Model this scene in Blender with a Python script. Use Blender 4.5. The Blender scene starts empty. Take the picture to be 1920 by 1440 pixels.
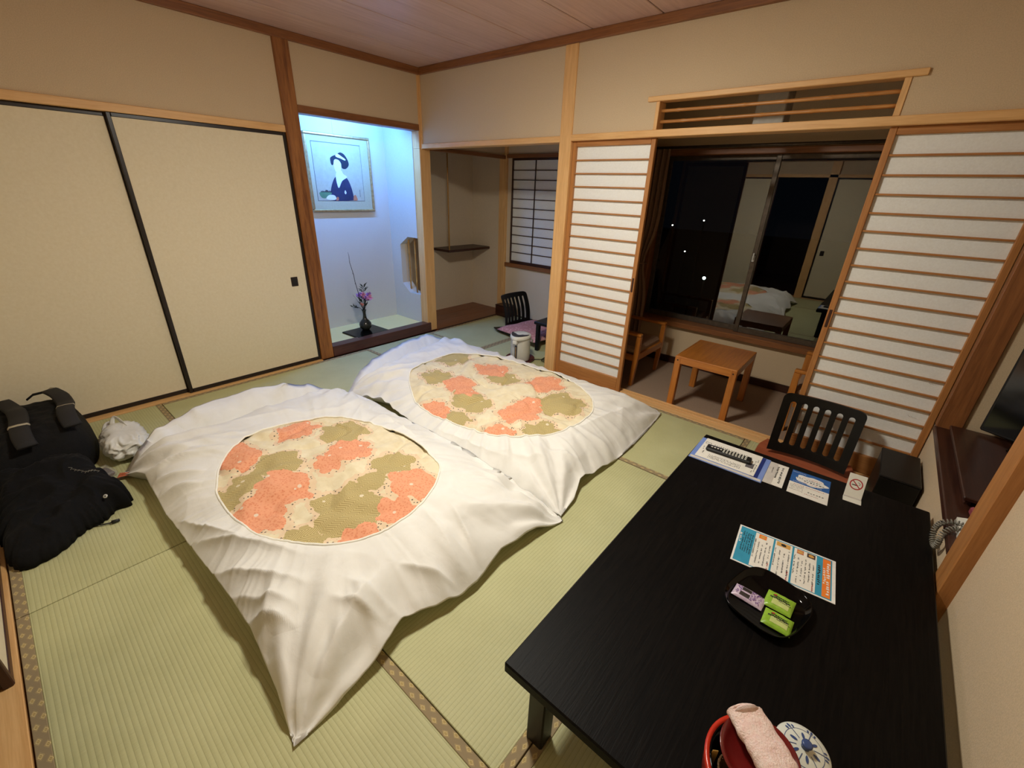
import bpy, math, random
from mathutils import Vector, Matrix, noise
random.seed(7)
PI = math.pi
scene = bpy.context.scene
COL = scene.collection

# ---------------------------------------------------------------- camera
cam_data = bpy.data.cameras.new('camera')
cam = bpy.data.objects.new('camera', cam_data); COL.objects.link(cam)
cam_data.sensor_width = 36.0
cam_data.lens = 804.102 / 1920 * 36.0
cam_data.clip_start = 0.02; cam_data.clip_end = 300
yaw, pitch, roll = math.radians(39.629), math.radians(-24.2483), math.radians(2.0892)
fwd = Vector((-math.sin(yaw) * math.cos(pitch), math.cos(yaw) * math.cos(pitch), math.sin(pitch)))
r0 = Vector((math.cos(yaw), math.sin(yaw), 0)); u0 = r0.cross(fwd)
rt = r0 * math.cos(roll) + u0 * math.sin(roll); up = -r0 * math.sin(roll) + u0 * math.cos(roll)
mw = Matrix((rt, up, -fwd)).transposed().to_4x4(); mw.translation = Vector((3.618, -2.9264, 1.4427))
cam.matrix_world = mw
scene.camera = cam

# ---------------------------------------------------------------- world, exposure, lamp levels
world = bpy.data.worlds.new('night'); scene.world = world; world.use_nodes = True
world.node_tree.nodes['Background'].inputs[0].default_value = (0.010, 0.014, 0.022, 1)
world.node_tree.nodes['Background'].inputs[1].default_value = 0.10
scene.view_settings.view_transform = 'Standard'
scene.view_settings.look = 'None'
scene.view_settings.gamma = 1.0
scene.view_settings.use_curve_mapping = False
scene.view_settings.exposure = 0.0
LAMP_COLOR, LAMP_POWER = (1.0, 0.96, 0.84), 158.0          # round ceiling lamp over the futons
TOKO_COLOR, TOKO_POWER = (0.10, 0.34, 1.0), 285.0          # fluorescent tube inside the display alcove

# ---------------------------------------------------------------- mesh helpers
class MB:
    def __init__(s): s.v = []; s.f = []
    def add(s, vs, fs):
        n = len(s.v); s.v += [tuple(p) for p in vs]; s.f += [tuple(i + n for i in f) for f in fs]; return s
    def box(s, x0, x1, y0, y1, z0, z1, b=0.0):
        if x1 < x0: x0, x1 = x1, x0
        if y1 < y0: y0, y1 = y1, y0
        if z1 < z0: z0, z1 = z1, z0
        b = min(b, .45 * min(x1 - x0, y1 - y0, z1 - z0))
        if b <= 0:
            vs = [(x, y, z) for z in (z0, z1) for y in (y0, y1) for x in (x0, x1)]
            return s.add(vs, [(0, 2, 3, 1), (4, 5, 7, 6), (0, 1, 5, 4), (2, 6, 7, 3), (0, 4, 6, 2), (1, 3, 7, 5)])
        X, Y, Z = (x0, x1), (y0, y1), (z0, z1); vs = []; idx = {}
        for i in (0, 1):
            for j in (0, 1):
                for k in (0, 1):
                    sx, sy, sz = 1 - 2 * i, 1 - 2 * j, 1 - 2 * k
                    for a in range(3):
                        p = [X[i] + sx * b, Y[j] + sy * b, Z[k] + sz * b]
                        p[a] = (X[i], Y[j], Z[k])[a]
                        idx[(i, j, k, a)] = len(vs); vs.append(p)
        fs = []
        g = lambda i, j, k, a: idx[(i, j, k, a)]
        for a in range(3):
            for e in (0, 1):
                o = [(0, 0), (1, 0), (1, 1), (0, 1)]
                q = []
                for u, w in o:
                    t = [0, 0, 0]; t[a] = e; t[(a + 1) % 3] = u; t[(a + 2) % 3] = w; q.append(g(*t, a))
                fs.append(q if e else q[::-1])
        for a in range(3):
            b1, c1 = (a + 1) % 3, (a + 2) % 3
            for u in (0, 1):
                for w in (0, 1):
                    t0 = [0, 0, 0]; t1 = [0, 0, 0]; t0[a] = 0; t1[a] = 1
                    for t in (t0, t1): t[b1] = u; t[c1] = w
                    q = [g(*t0, b1), g(*t1, b1), g(*t1, c1), g(*t0, c1)]
                    fs.append(q if (u ^ w) else q[::-1])
        for i in (0, 1):
            for j in (0, 1):
                for k in (0, 1):
                    q = [g(i, j, k, 0), g(i, j, k, 1), g(i, j, k, 2)]
                    fs.append(q if (i + j + k) % 2 else q[::-1])
        return s.add(vs, fs)
    def tube(s, pts, r, n=8, cap=True, flat=1.0):
        pts = [Vector(p) for p in pts]; m = len(pts)
        rad = r if isinstance(r, (list, tuple)) else [r] * m
        ring = []; prev = None
        for i, p in enumerate(pts):
            t = (pts[min(i + 1, m - 1)] - pts[max(i - 1, 0)]).normalized()
            if prev is None:
                a = Vector((0, 0, 1)) if abs(t.z) < .9 else Vector((1, 0, 0))
                nn = t.cross(a).normalized()
            else:
                nn = (prev - t * prev.dot(t)).normalized()
            prev = nn; bb = t.cross(nn)
            ring.append([p + (nn * math.cos(2 * PI * k / n) + bb * math.sin(2 * PI * k / n) * flat) * rad[i] for k in range(n)])
        vs = [q for rr in ring for q in rr]; fs = []
        for i in range(m - 1):
            for k in range(n):
                fs.append((i * n + k, i * n + (k + 1) % n, (i + 1) * n + (k + 1) % n, (i + 1) * n + k))
        if cap: fs += [tuple(range(n))[::-1], tuple(range((m - 1) * n, m * n))]
        return s.add(vs, fs)
    def lathe(s, prof, n=32, c=(0, 0, 0), caps=(True, True)):
        vs = []; fs = []; m = len(prof)
        for r, z in prof:
            for k in range(n):
                a = 2 * PI * k / n; vs.append((c[0] + r * math.cos(a), c[1] + r * math.sin(a), c[2] + z))
        for i in range(m - 1):
            for k in range(n):
                fs.append((i * n + k, i * n + (k + 1) % n, (i + 1) * n + (k + 1) % n, (i + 1) * n + k))
        if caps[0] and prof[0][0] > 1e-6: fs.append(tuple(range(n))[::-1])
        if caps[1] and prof[-1][0] > 1e-6: fs.append(tuple(range((m - 1) * n, m * n)))
        return s.add(vs, fs)
    def prism(s, poly, h0, h1, axis='z'):
        n = len(poly)
        def P(a, b, h): return {'z': (a, b, h), 'y': (a, h, b), 'x': (h, a, b)}[axis]
        vs = [P(a, b, h0) for a, b in poly] + [P(a, b, h1) for a, b in poly]
        fs = [tuple(range(n))[::-1], tuple(range(n, 2 * n))] + [(i, (i + 1) % n, n + (i + 1) % n, n + i) for i in range(n)]
        return s.add(vs, fs)
    def grid(s, fn, nu, nv, closed=False):
        vs = [fn(i / (nu - 1 if not closed else nu), j / (nv - 1)) for j in range(nv) for i in range(nu)]; fs = []
        for j in range(nv - 1):
            for i in range(nu if closed else nu - 1):
                i2 = (i + 1) % nu
                fs.append((j * nu + i, j * nu + i2, (j + 1) * nu + i2, (j + 1) * nu + i))
        return s.add(vs, fs)
    def build(s, name, mat, parent=None, smooth=False, label=None, loc=None, rot=None, kind=None):
        me = bpy.data.meshes.new(name); me.from_pydata(s.v, [], s.f)
        import bmesh
        bm = bmesh.new(); bm.from_mesh(me); bmesh.ops.recalc_face_normals(bm, faces=bm.faces); bm.to_mesh(me); bm.free()
        if smooth:
            for p in me.polygons: p.use_smooth = True
            if smooth is not True:
                me.set_sharp_from_angle(angle=math.radians(smooth))
        me.materials.append(MAT[mat] if isinstance(mat, str) else mat)
        o = bpy.data.objects.new(name, me); COL.objects.link(o)
        if parent: o.parent = parent
        if loc: o.location = loc
        if rot: o.rotation_euler = rot
        if label: o['label'] = label
        if kind: o['kind'] = kind
        return o

def thing(name, label, cat, loc=(0, 0, 0), rz=0.0, group=None, kind=None):
    o = bpy.data.objects.new(name, None); COL.objects.link(o)
    o.empty_display_size = .05
    o.location = loc; o.rotation_euler = (0, 0, rz); o['label'] = label; o['category'] = cat
    if group: o['group'] = group
    if kind: o['kind'] = kind
    return o
def tag(o, label, cat, group=None, kind=None):
    o['label'] = label; o['category'] = cat
    if group: o['group'] = group
    if kind: o['kind'] = kind
    return o
def struct(name, mb, mat, label, cat, smooth=False):
    return tag(mb.build(name, mat, None, smooth), label, cat, kind='structure')
def sroot(name, label, cat, loc=(0, 0, 0), rz=0.0):
    return thing(name, label, cat, loc, rz, kind='structure')
def share(o, name, parent, loc=(0, 0, 0), rot=(0, 0, 0)):
    c = bpy.data.objects.new(name, o.data); COL.objects.link(c); c.parent = parent; c.location = loc; c.rotation_euler = rot
    return c
def copy_tree(o, parent=None):
    c = o.copy(); COL.objects.link(c); c.parent = parent
    for ch in list(o.children): copy_tree(ch, c)
    return c

# ---------------------------------------------------------------- materials
MAT = {}
def srgb(r, g, b):
    f = lambda c: (c / 255 / 12.92) if c / 255 <= .04045 else ((c / 255 + .055) / 1.055) ** 2.4
    return (f(r), f(g), f(b), 1)
class NT:
    def __init__(s, name):
        m = bpy.data.materials.new(name); m.use_nodes = True; s.m = m; s.t = m.node_tree; s.n = s.t.nodes; s.l = s.t.links
        s.b = s.n['Principled BSDF']; s.tc = s.n.new('ShaderNodeTexCoord'); MAT[name] = m
    def node(s, typ, **kw):
        n = s.n.new('ShaderNode' + typ)
        for k, v in kw.items(): setattr(n, k, v)
        return n
    def setin(s, n, k, v):
        if hasattr(v, 'is_linked') or isinstance(v, bpy.types.NodeSocket): s.l.new(v, n.inputs[k])
        else: n.inputs[k].default_value = v
    def math(s, op, a, b=None, c=None):
        n = s.node('Math', operation=op)
        for i, v in enumerate((a, b, c)):
            if v is not None: s.setin(n, i, v)
        return n.outputs[0]
    def mapping(s, scale=(1, 1, 1), rot=(0, 0, 0), src=None):
        n = s.node('Mapping'); n.inputs['Scale'].default_value = scale; n.inputs['Rotation'].default_value = rot
        s.l.new(src or s.tc.outputs['Object'], n.inputs[0]); return n.outputs[0]
    def noise(s, vec, scale, detail=4, rough=.55, dist=0.0):
        n = s.node('TexNoise'); s.l.new(vec, n.inputs['Vector']); n.inputs['Scale'].default_value = scale
        n.inputs['Detail'].default_value = detail; n.inputs['Roughness'].default_value = rough; n.inputs['Distortion'].default_value = dist
        return n.outputs['Fac']
    def ramp(s, fac, stops, interp='LINEAR'):
        n = s.node('ValToRGB'); n.color_ramp.interpolation = interp
        e = n.color_ramp.elements
        while len(e) < len(stops): e.new(.5)
        for i, (p, c) in enumerate(stops): e[i].position = p; e[i].color = c
        s.l.new(fac, n.inputs[0]); return n.outputs[0]
    def mix(s, fac, a, b, blend='MIX'):
        n = s.node('Mix', data_type='RGBA', blend_type=blend)
        s.setin(n, 0, fac); s.setin(n, 6, a); s.setin(n, 7, b); return n.outputs[2]
    def bump(s, h, strength=.3, dist=.01, normal=None):
        n = s.node('Bump'); n.inputs['Strength'].default_value = strength; n.inputs['Distance'].default_value = dist
        s.l.new(h, n.inputs['Height'])
        if normal is not None: s.l.new(normal, n.inputs['Normal'])
        s.l.new(n.outputs[0], s.b.inputs['Normal']); return n.outputs[0]
    def xyz(s, vec=None):
        n = s.node('SeparateXYZ'); s.l.new(vec or s.tc.outputs['Object'], n.inputs[0]); return n.outputs
    def color(s, c): s.setin(s.b, 'Base Color', c)
    def set(s, **kw):
        for k, v in kw.items(): s.b.inputs[k.replace('_', ' ')].default_value = v
        return s
def plain(name, c, rough=.6, c2=None, scale=40, bump=0, bscale=None, **kw):
    t = NT(name); v = t.tc.outputs['Object']
    f = t.noise(v, scale, 5)
    a = c; b2 = c2 or tuple(x * .85 for x in c[:3]) + (1,)
    t.color(t.ramp(f, [(.3, b2), (.7, a)])); t.set(Roughness=rough, **kw)
    if bump: t.bump(t.noise(v, bscale or scale * 2, 4), bump, .004)
    return t
def wood(name, c1, c2, axis='z', rough=.5, fine=1.0, bump=.12, coat=0.0):
    t = NT(name)
    sc = {'x': (1.2, 22, 22), 'y': (22, 1.2, 22), 'z': (22, 22, 1.2)}[axis]
    v = t.mapping(tuple(q * fine for q in sc))
    a = t.noise(v, 1.6, 6, .6, 1.2)
    v2 = t.mapping(tuple(q * fine * 6 for q in sc)); b = t.noise(v2, 2.0, 3, .5)
    m = t.math('ADD', t.math('MULTIPLY', a, .7), t.math('MULTIPLY', b, .3))
    t.color(t.ramp(m, [(.33, c2), (.62, c1)])); t.set(Roughness=rough)
    if coat: t.b.inputs['Coat Weight'].default_value = coat; t.b.inputs['Coat Roughness'].default_value = .15
    t.bump(m, bump, .003); return t
for ax in 'xyz':
    wood('hinoki_' + ax, srgb(234, 188, 128), srgb(212, 160, 100), ax, .5)
    wood('shoji_wood_' + ax, srgb(186, 128, 72), srgb(156, 100, 50), ax, .5)
    wood('dark_wood_' + ax, srgb(70, 38, 26), srgb(42, 20, 14), ax, .4)
    wood('brown_wood_' + ax, srgb(150, 96, 54), srgb(110, 66, 34), ax, .45)
    wood('honey_wood_' + ax, srgb(190, 120, 48), srgb(156, 88, 28), ax, .38, coat=.15)
wood('post_wood', srgb(172, 112, 58), srgb(104, 58, 26), 'z', .45, .8)
wood('toko_base', srgb(92, 52, 44), srgb(58, 30, 26), 'y', .28)
wood('plank_floor', srgb(142, 84, 48), srgb(104, 56, 30), 'y', .35)
wood('seat_ply', srgb(178, 98, 66), srgb(138, 68, 42), 'x', .4)
wood('ceiling_board', srgb(214, 182, 170), srgb(190, 156, 142), 'y', .38, .6, .05)
wood('bamboo_v', srgb(196, 150, 82), srgb(160, 112, 54), 'z', .35)
wood('bamboo_h', srgb(206, 148, 84), srgb(166, 108, 54), 'x', .35)
# sandy plaster walls
def plaster(name, c):
    t = NT(name); v = t.tc.outputs['Object']
    f = t.noise(v, 220, 3, .7); g = t.noise(v, 2.2, 4)
    cc = t.ramp(f, [(.32, tuple(x * .80 for x in c[:3]) + (1,)), (.68, c)])
    t.color(t.mix(.22, cc, t.ramp(g, [(.3, tuple(x * .86 for x in c[:3]) + (1,)), (.7, c)])))
    t.set(Roughness=.92); t.bump(f, .35, .003)
plaster('plaster', srgb(218, 194, 160))
plaster('plaster_white', srgb(220, 218, 212))
plaster('plaster_bay', srgb(230, 212, 184))
# fusuma paper with fibres
t = NT('fusuma_paper'); v = t.tc.outputs['Object']
a = t.noise(v, 60, 6, .7); b = t.noise(t.mapping((30, 30, 30)), 3, 2, .5, 3.0)
fib = t.ramp(b, [(.495, (0, 0, 0, 1)), (.5, (1, 1, 1, 1)), (.505, (0, 0, 0, 1))])
t.color(t.mix(t.math('MULTIPLY', fib, .16), t.ramp(a, [(.3, srgb(228, 214, 182)), (.7, srgb(236, 224, 196))]), srgb(190, 164, 122)))
t.set(Roughness=.8); t.bump(a, .12, .002)
# shoji paper
t = plain('shoji_paper', srgb(242, 243, 240), .85, srgb(234, 234, 230), 120, .1, 180)
t.b.inputs['Subsurface Weight'].default_value = 0.0
plain('lacquer_black', srgb(17, 15, 14), .4, srgb(11, 10, 9), 30, Specular_IOR_Level=.3)
plain('frame_black', srgb(38, 26, 22), .35, srgb(26, 18, 15), 30)
plain('black_matte', srgb(20, 20, 20), .6, srgb(14, 14, 14), 60)
plain('rubber_black', srgb(16, 16, 16), .5, srgb(12, 12, 12), 60)
plain('screen_black', srgb(8, 8, 9), .12, srgb(6, 6, 7), 10)
plain('bronze_metal', srgb(96, 84, 72), .4, srgb(78, 68, 58), 30, Metallic=.5)
plain('gold_metal', srgb(206, 176, 128), .35, srgb(176, 142, 94), 40, Metallic=.6)
plain('white_metal', srgb(210, 210, 205), .35)
plain('white_plastic', srgb(226, 224, 212), .3, srgb(218, 216, 204), 20)
plain('grey_plastic', srgb(136, 132, 120), .4, srgb(120, 116, 106), 30)
plain('dark_grey', srgb(60, 58, 66), .4, srgb(48, 46, 54), 30)
plain('paper_white', srgb(232, 228, 218), .7, srgb(224, 220, 210), 60)
plain('paper_grey', srgb(206, 200, 192), .7)
plain('carpet', srgb(168, 142, 120), .95, srgb(136, 114, 96), 260, .5, 400)
plain('ground', srgb(12, 13, 12), 1.0)
plain('curtain', srgb(166, 136, 112), .9, srgb(146, 116, 94), 120, .2, 300)
plain('toko_mat', srgb(246, 230, 164), .8, srgb(236, 218, 150), 160, .15, 240)
plain('mat_board', srgb(190, 184, 156), .8, srgb(182, 176, 148), 80)
plain('art_paper', srgb(186, 180, 160), .8, srgb(178, 170, 148), 30)
plain('ink_navy', srgb(44, 42, 78), .8, srgb(34, 34, 64), 20)
plain('ink_hair', srgb(22, 28, 46), .8)
plain('ink_skin', srgb(232, 232, 226), .8, srgb(226, 224, 218), 20)
plain('ink_green', srgb(98, 136, 100), .8, srgb(84, 120, 88), 20)
plain('ink_red', srgb(196, 120, 84), .8)
plain('ink_grey', srgb(96, 92, 96), .8)
plain('ink_black', srgb(28, 26, 26), .7)
plain('ink_white', srgb(235, 233, 228), .7)
plain('ink_blue', srgb(38, 98, 168), .6, srgb(32, 86, 156), 20)
plain('ink_teal', srgb(52, 150, 182), .6, srgb(44, 138, 170), 20)
plain('ink_orange', srgb(236, 138, 44), .6, srgb(226, 112, 44), 14)
plain('ink_yellow', srgb(214, 164, 84), .6)
plain('ink_signred', srgb(176, 34, 40), .6)
plain('ink_pink', srgb(232, 196, 190), .7)
plain('folder_blue', srgb(126, 150, 210), .35, srgb(112, 138, 204), 10)
plain('folder_navy', srgb(32, 52, 122), .4)
plain('red_lacquer', srgb(206, 58, 34), .25, srgb(190, 46, 28), 12)
plain('dark_red_lacquer', srgb(116, 26, 24), .15, srgb(96, 18, 18), 12, Coat_Weight=.6)
plain('tray_red', srgb(92, 44, 40), .35)
plain('towel', srgb(250, 230, 222), .95, srgb(242, 206, 198), 90, .9, 260)
plain('porcelain', srgb(222, 226, 216), .15, srgb(214, 218, 208), 10)
plain('pattern_blue', srgb(64, 84, 132), .3, srgb(52, 72, 122), 20)
plain('bamboo_pale', srgb(198, 152, 76), .4)
plain('wicker', srgb(122, 88, 52), .7, srgb(86, 58, 32), 140, .6, 200)
plain('vase_glaze', srgb(58, 62, 56), .12, srgb(26, 28, 26), 60)
plain('stem_dark', srgb(38, 34, 34), .7)
plain('leaf_dark', srgb(40, 54, 40), .5, srgb(26, 36, 28), 40)
plain('petal_violet', srgb(196, 150, 216), .6, srgb(158, 104, 196), 30)
plain('petal_pink', srgb(226, 150, 190), .6)
plain('petal_salmon', srgb(220, 140, 122), .6)
plain('bag_cloth', srgb(20, 19, 19), .9, srgb(11, 10, 11), 60, .6, 160, Specular_IOR_Level=.3)
plain('jacket_cloth', srgb(13, 12, 13), .9, srgb(7, 7, 8), 30, .5, 90, Specular_IOR_Level=.25)
plain('strap_pad', srgb(36, 34, 33), .8, srgb(32, 30, 30), 200, .5, 300)
plain('beige_tape', srgb(190, 178, 152), .7)
plain('sachet_green', srgb(150, 190, 62), .35, srgb(128, 172, 44), 60)
plain('sachet_pale', srgb(196, 208, 130), .4)
plain('sachet_lilac', srgb(206, 190, 206), .35, srgb(190, 168, 194), 60)
plain('sachet_violet', srgb(110, 70, 140), .35)
plain('biscuit', srgb(48, 40, 36), .5)
plain('food_brown', srgb(84, 62, 54), .6, srgb(54, 38, 34), 90)
plain('mirror_pink', srgb(150, 70, 80), .4)
plain('street_pole', (.0004, .0004, .0004, 1), 1.0, Specular_IOR_Level=0.0)
# plastic bag (thin translucent film)
t = plain('bag_film', srgb(232, 230, 222), .35, srgb(222, 220, 212), 40); t.b.inputs['Alpha'].default_value = .93
t = plain('clear_film', srgb(220, 215, 205), .15); t.b.inputs['Alpha'].default_value = .25
# glass
t = NT('window_glass'); t.color((.9, .95, .95, 1)); t.set(Roughness=0.0, IOR=1.75, Transmission_Weight=1.0)
def emit(name, c, s):
    t = NT(name); t.color((.9, .9, .9, 1)); t.b.inputs['Emission Color'].default_value = tuple(c) + (1,); t.b.inputs['Emission Strength'].default_value = s
emit('lamp_glow', LAMP_COLOR, LAMP_POWER)
emit('tube_glow', TOKO_COLOR, TOKO_POWER)
emit('street_white', (.75, 1, .9), 120)
emit('street_small', (1, .95, .85), 30)
# tatami: ribs run along local X
t = NT('tatami'); X = t.xyz()
rib = t.math('ABSOLUTE', t.math('SINE', t.math('MULTIPLY', X['Y'], PI / .0138)))
n1 = t.noise(t.mapping((60, 900, 60)), 1.0, 4, .6); n2 = t.noise(t.tc.outputs['Object'], 3.0, 3)
n3 = t.noise(t.mapping((700, 40, 40)), 1.0, 2)
base = t.ramp(t.math('ADD', t.math('MULTIPLY', n2, .6), t.math('MULTIPLY', n3, .4)), [(.3, srgb(178, 176, 128)), (.7, srgb(200, 198, 150))])
groove = t.ramp(rib, [(.0, (0, 0, 0, 1)), (.26, (1, 1, 1, 1))])
t.color(t.mix(groove, t.mix(.40, base, srgb(96, 94, 48)), base)); t.set(Roughness=.62)
t.bump(t.math('ADD', rib, t.math('MULTIPLY', n3, .3)), .22, .003)
# tatami edge cloth: brown with golden diamonds, along local X
t = NT('tatami_band'); X = t.xyz()
u = t.math('SUBTRACT', t.math('FRACT', t.math('DIVIDE', X['X'], .052)), .5)
w = t.math('MULTIPLY', X['Y'], 1 / .036)
w = t.math('SUBTRACT', t.math('FRACT', w), .5)
def dia(du, dv, k):
    uu = t.math('ABSOLUTE', t.math('SUBTRACT', t.math('FRACT', t.math('ADD', u, du + .5)), .5))
    ww = t.math('ABSOLUTE', t.math('SUBTRACT', w, dv))
    return t.math('ADD', t.math('MULTIPLY', uu, 2.2), t.math('MULTIPLY', ww, k))
d1 = dia(0, -.24, 2.6); d2 = dia(.5, .24, 2.6)
d = t.math('MINIMUM', d1, d2)
pat = t.ramp(d, [(.0, srgb(186, 160, 96)), (.14, srgb(166, 144, 98)), (.30, srgb(214, 194, 136)), (.42, srgb(158, 136, 96)), (.56, srgb(196, 174, 122)), (.60, srgb(148, 130, 98))], 'CONSTANT')
t.color(pat); t.set(Roughness=.8); t.bump(t.noise(t.mapping((900, 900, 900)), 1, 2), .3, .001)
# white cotton duvet cover
t = NT('cotton'); v = t.tc.outputs['Object']
f = t.noise(v, 7, 5, .55, .6); g = t.noise(v, 600, 2); h = t.noise(v, 26, 4, .6, 1.0)
t.color(t.ramp(f, [(.3, srgb(232, 229, 222)), (.7, srgb(240, 238, 232))])); t.set(Roughness=.9, Sheen_Weight=.15)
w1 = t.noise(t.mapping((3, 6, 4), (0, 0, .6)), 1.0, 2, .45, .5); w2 = t.noise(t.mapping((6, 3, 4), (0, 0, -.5)), 1.2, 2, .45, .5)
cr = t.math('ADD', t.math('ABSOLUTE', t.math('SUBTRACT', w1, .5)), t.math('ABSOLUTE', t.math('SUBTRACT', w2, .5)))
b1 = t.bump(t.math('ADD', t.math('MULTIPLY', cr, .9), t.math('MULTIPLY', h, .10)), .30, .03)
t.bump(g, .12, .001, b1)
plain('cotton_rim', srgb(250, 247, 236), .85, srgb(244, 240, 228), 80)
# printed quilt: patch masks come from two attributes computed with the cloud-shaped print
t = NT('quilt_print'); v = t.tc.outputs['Object']
def attr(n):
    a = t.node('Attribute'); a.attribute_name = n; return a.outputs['Fac']
wob = t.math('MULTIPLY', t.math('SUBTRACT', t.noise(v, 24, 3), .5), .05)
aO = t.math('ADD', attr('cloud_orange'), wob); aG = t.math('ADD', attr('cloud_olive'), wob)
cream = t.ramp(t.noise(v, 20, 4), [(.3, srgb(226, 210, 174)), (.7, srgb(238, 226, 196))])
# basket weave lines on the olive clouds
X = t.xyz(); s1 = .05
tri = t.math('ABSOLUTE', t.math('SUBTRACT', t.math('FRACT', t.math('DIVIDE', X['X'], .062)), .5))
ll = t.math('FRACT', t.math('DIVIDE', t.math('ADD', t.math('ADD', X['Y'], t.math('MULTIPLY', X['X'], .35)), t.math('MULTIPLY', tri, .078)), .0125))
weave = t.ramp(ll, [(.0, srgb(150, 130, 78)), (.45, srgb(208, 190, 136))], 'CONSTANT')
weave = t.mix(.35, weave, srgb(194, 174, 118))
vo = t.node('TexVoronoi'); vo.inputs['Scale'].default_value = 95; t.l.new(v, vo.inputs['Vector'])
orange = t.ramp(vo.outputs['Distance'], [(.1, srgb(222, 132, 92)), (.5, srgb(238, 166, 128))])
dots = t.node('TexVoronoi'); dots.inputs['Scale'].default_value = 62; t.l.new(v, dots.inputs['Vector'])
dk = t.ramp(dots.outputs['Distance'], [(.0, (1, 1, 1, 1)), (.24, (0, 0, 0, 1))], 'CONSTANT')
def band(x, lo, hi): return t.math('MULTIPLY', t.math('GREATER_THAN', x, lo), t.math('LESS_THAN', x, hi))
mO = t.math('GREATER_THAN', aO, 0.0); mG = t.math('GREATER_THAN', aG, 0.0)
near = t.math('MAXIMUM', band(aO, -.024, 0.0), band(aG, -.024, 0.0))
pinkish = t.mix(near, cream, srgb(232, 206, 172))
ground = t.mix(t.math('MULTIPLY', dk, t.math('MULTIPLY', near, .85)), pinkish, srgb(52, 46, 46))
c1 = t.mix(mG, ground, weave)
spk = t.node('TexVoronoi'); spk.inputs['Scale'].default_value = 13; t.l.new(v, spk.inputs['Vector'])
sp = t.ramp(spk.outputs['Distance'], [(.0, (1, 1, 1, 1)), (.12, (0, 0, 0, 1))], 'CONSTANT')
c1 = t.mix(t.math('MULTIPLY', sp, mG), c1, srgb(228, 214, 186))
c2 = t.mix(mO, c1, t.mix(sp, orange, srgb(236, 214, 192)))
t.color(c2); t.set(Roughness=.85)
t.bump(t.math('ADD', t.noise(v, 40, 4), t.math('MULTIPLY', ll, .3)), .3, .006)
# floor cushion: small pale blossoms on mauve
t = NT('cushion_print'); v = t.tc.outputs['Object']
vo = t.node('TexVoronoi'); vo.inputs['Scale'].default_value = 42; t.l.new(v, vo.inputs['Vector'])
t.color(t.ramp(vo.outputs['Distance'], [(.0, srgb(240, 214, 206)), (.28, srgb(206, 150, 144)), (.55, srgb(190, 130, 128))])); t.set(Roughness=.85)
# black oak table top
t = NT('table_oak'); v = t.mapping((90, 5, 90)); a = t.noise(v, 1.5, 6, .6, .8)
t.color(t.ramp(a, [(.35, srgb(7, 6, 6)), (.7, srgb(17, 14, 12))])); t.set(Roughness=.45, Specular_IOR_Level=.09); t.bump(a, .25, .002)
# ================================================================= THE ROOM
CEIL = 2.395
# ---- floor with tatami mats
fl = struct('floor', MB().box(-.1, 4.2, -3.45, .0, -.09, -.031).box(-.1, 1.6, 0.0, 1.3, -.09, -.031), 'plank_floor', 'tatami floor of green woven rush mats with brown patterned edge bands', 'floor')
XS = [.04 + .8014 * i for i in range(6)]; YS = [-.035, -.84, -1.645, -2.45, -3.247]
def mat_piece(x0, x1, y0, y1, along, bands=(1, 1)):
    L, W = (x1 - x0, y1 - y0) if along == 'x' else (y1 - y0, x1 - x0)
    g = .0022
    b = .034
    mb = MB().box(-L / 2 + g, L / 2 - g, -W / 2 + (b if bands[0] else g), W / 2 - (b if bands[1] else g), -.03, 0, .002)
    o = mb.build('tatami_mat', 'tatami', fl, loc=((x0 + x1) / 2, (y0 + y1) / 2, 0), rot=(0, 0, 0 if along == 'x' else PI / 2))
    for k, s in enumerate((-1, 1)):
        if bands[k]:
            q = MB().box(-L / 2 + g, L / 2 - g, 0, b - g, -.03, .0012, .0012)
            q.build('edge_band', 'tatami_band', o, loc=(0, -W / 2 + g if s < 0 else W / 2 - b, 0))
mat_piece(XS[0], XS[2], YS[1], YS[0], 'x'); mat_piece(XS[2], XS[4], YS[1], YS[0], 'x'); mat_piece(XS[4], XS[5], YS[1], YS[0], 'y')
for i in range(5): mat_piece(XS[i], XS[i + 1], YS[3], YS[1], 'y')
mat_piece(XS[0], XS[2], YS[4], YS[3], 'x'); mat_piece(XS[2], XS[4], YS[4], YS[3], 'x'); mat_piece(XS[4], XS[5], YS[4], YS[3], 'x')
mat_piece(.045, .80, -.035, 1.16, 'y'); mat_piece(.80, 1.562, -.035, 1.16, 'y')
# ---- ceiling boards
ce = struct('ceiling', MB().box(-.1, 4.2, -3.4, .1, CEIL + .012, CEIL + .06), 'frame_black', 'low ceiling of pinkish brown wood grain boards with dark joints', 'ceiling')
xs = [-.097 + .467 * i for i in range(0, 10)]
bd = None
for i in range(9):
    x0, x1 = xs[i] + .004, xs[i + 1] - .004
    if bd is None: bd = MB().box(0, .459, -3.36, .06, CEIL, CEIL + .012, .003).build('ceiling_panel', 'ceiling_board', ce, loc=(x0, 0, 0))
    else: share(bd, 'ceiling_panel', ce, (x0, 0, 0))
# ---- ceiling mouldings
struct('trim_1', MB().box(-.02, .028, -3.3, .02, 2.343, CEIL, .003), 'brown_wood_y', 'wooden ceiling moulding above the cream sliding doors', 'moulding')
struct('trim_2', MB().box(.028, 4.1, -.028, .02, 2.343, CEIL, .003), 'brown_wood_x', 'wooden ceiling moulding along the window side wall', 'moulding')
struct('trim_3', MB().box(4.05, 4.09, -3.3, -.028, 2.343, CEIL, .003), 'brown_wood_y', 'wooden ceiling moulding above the right wall', 'moulding')
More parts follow.
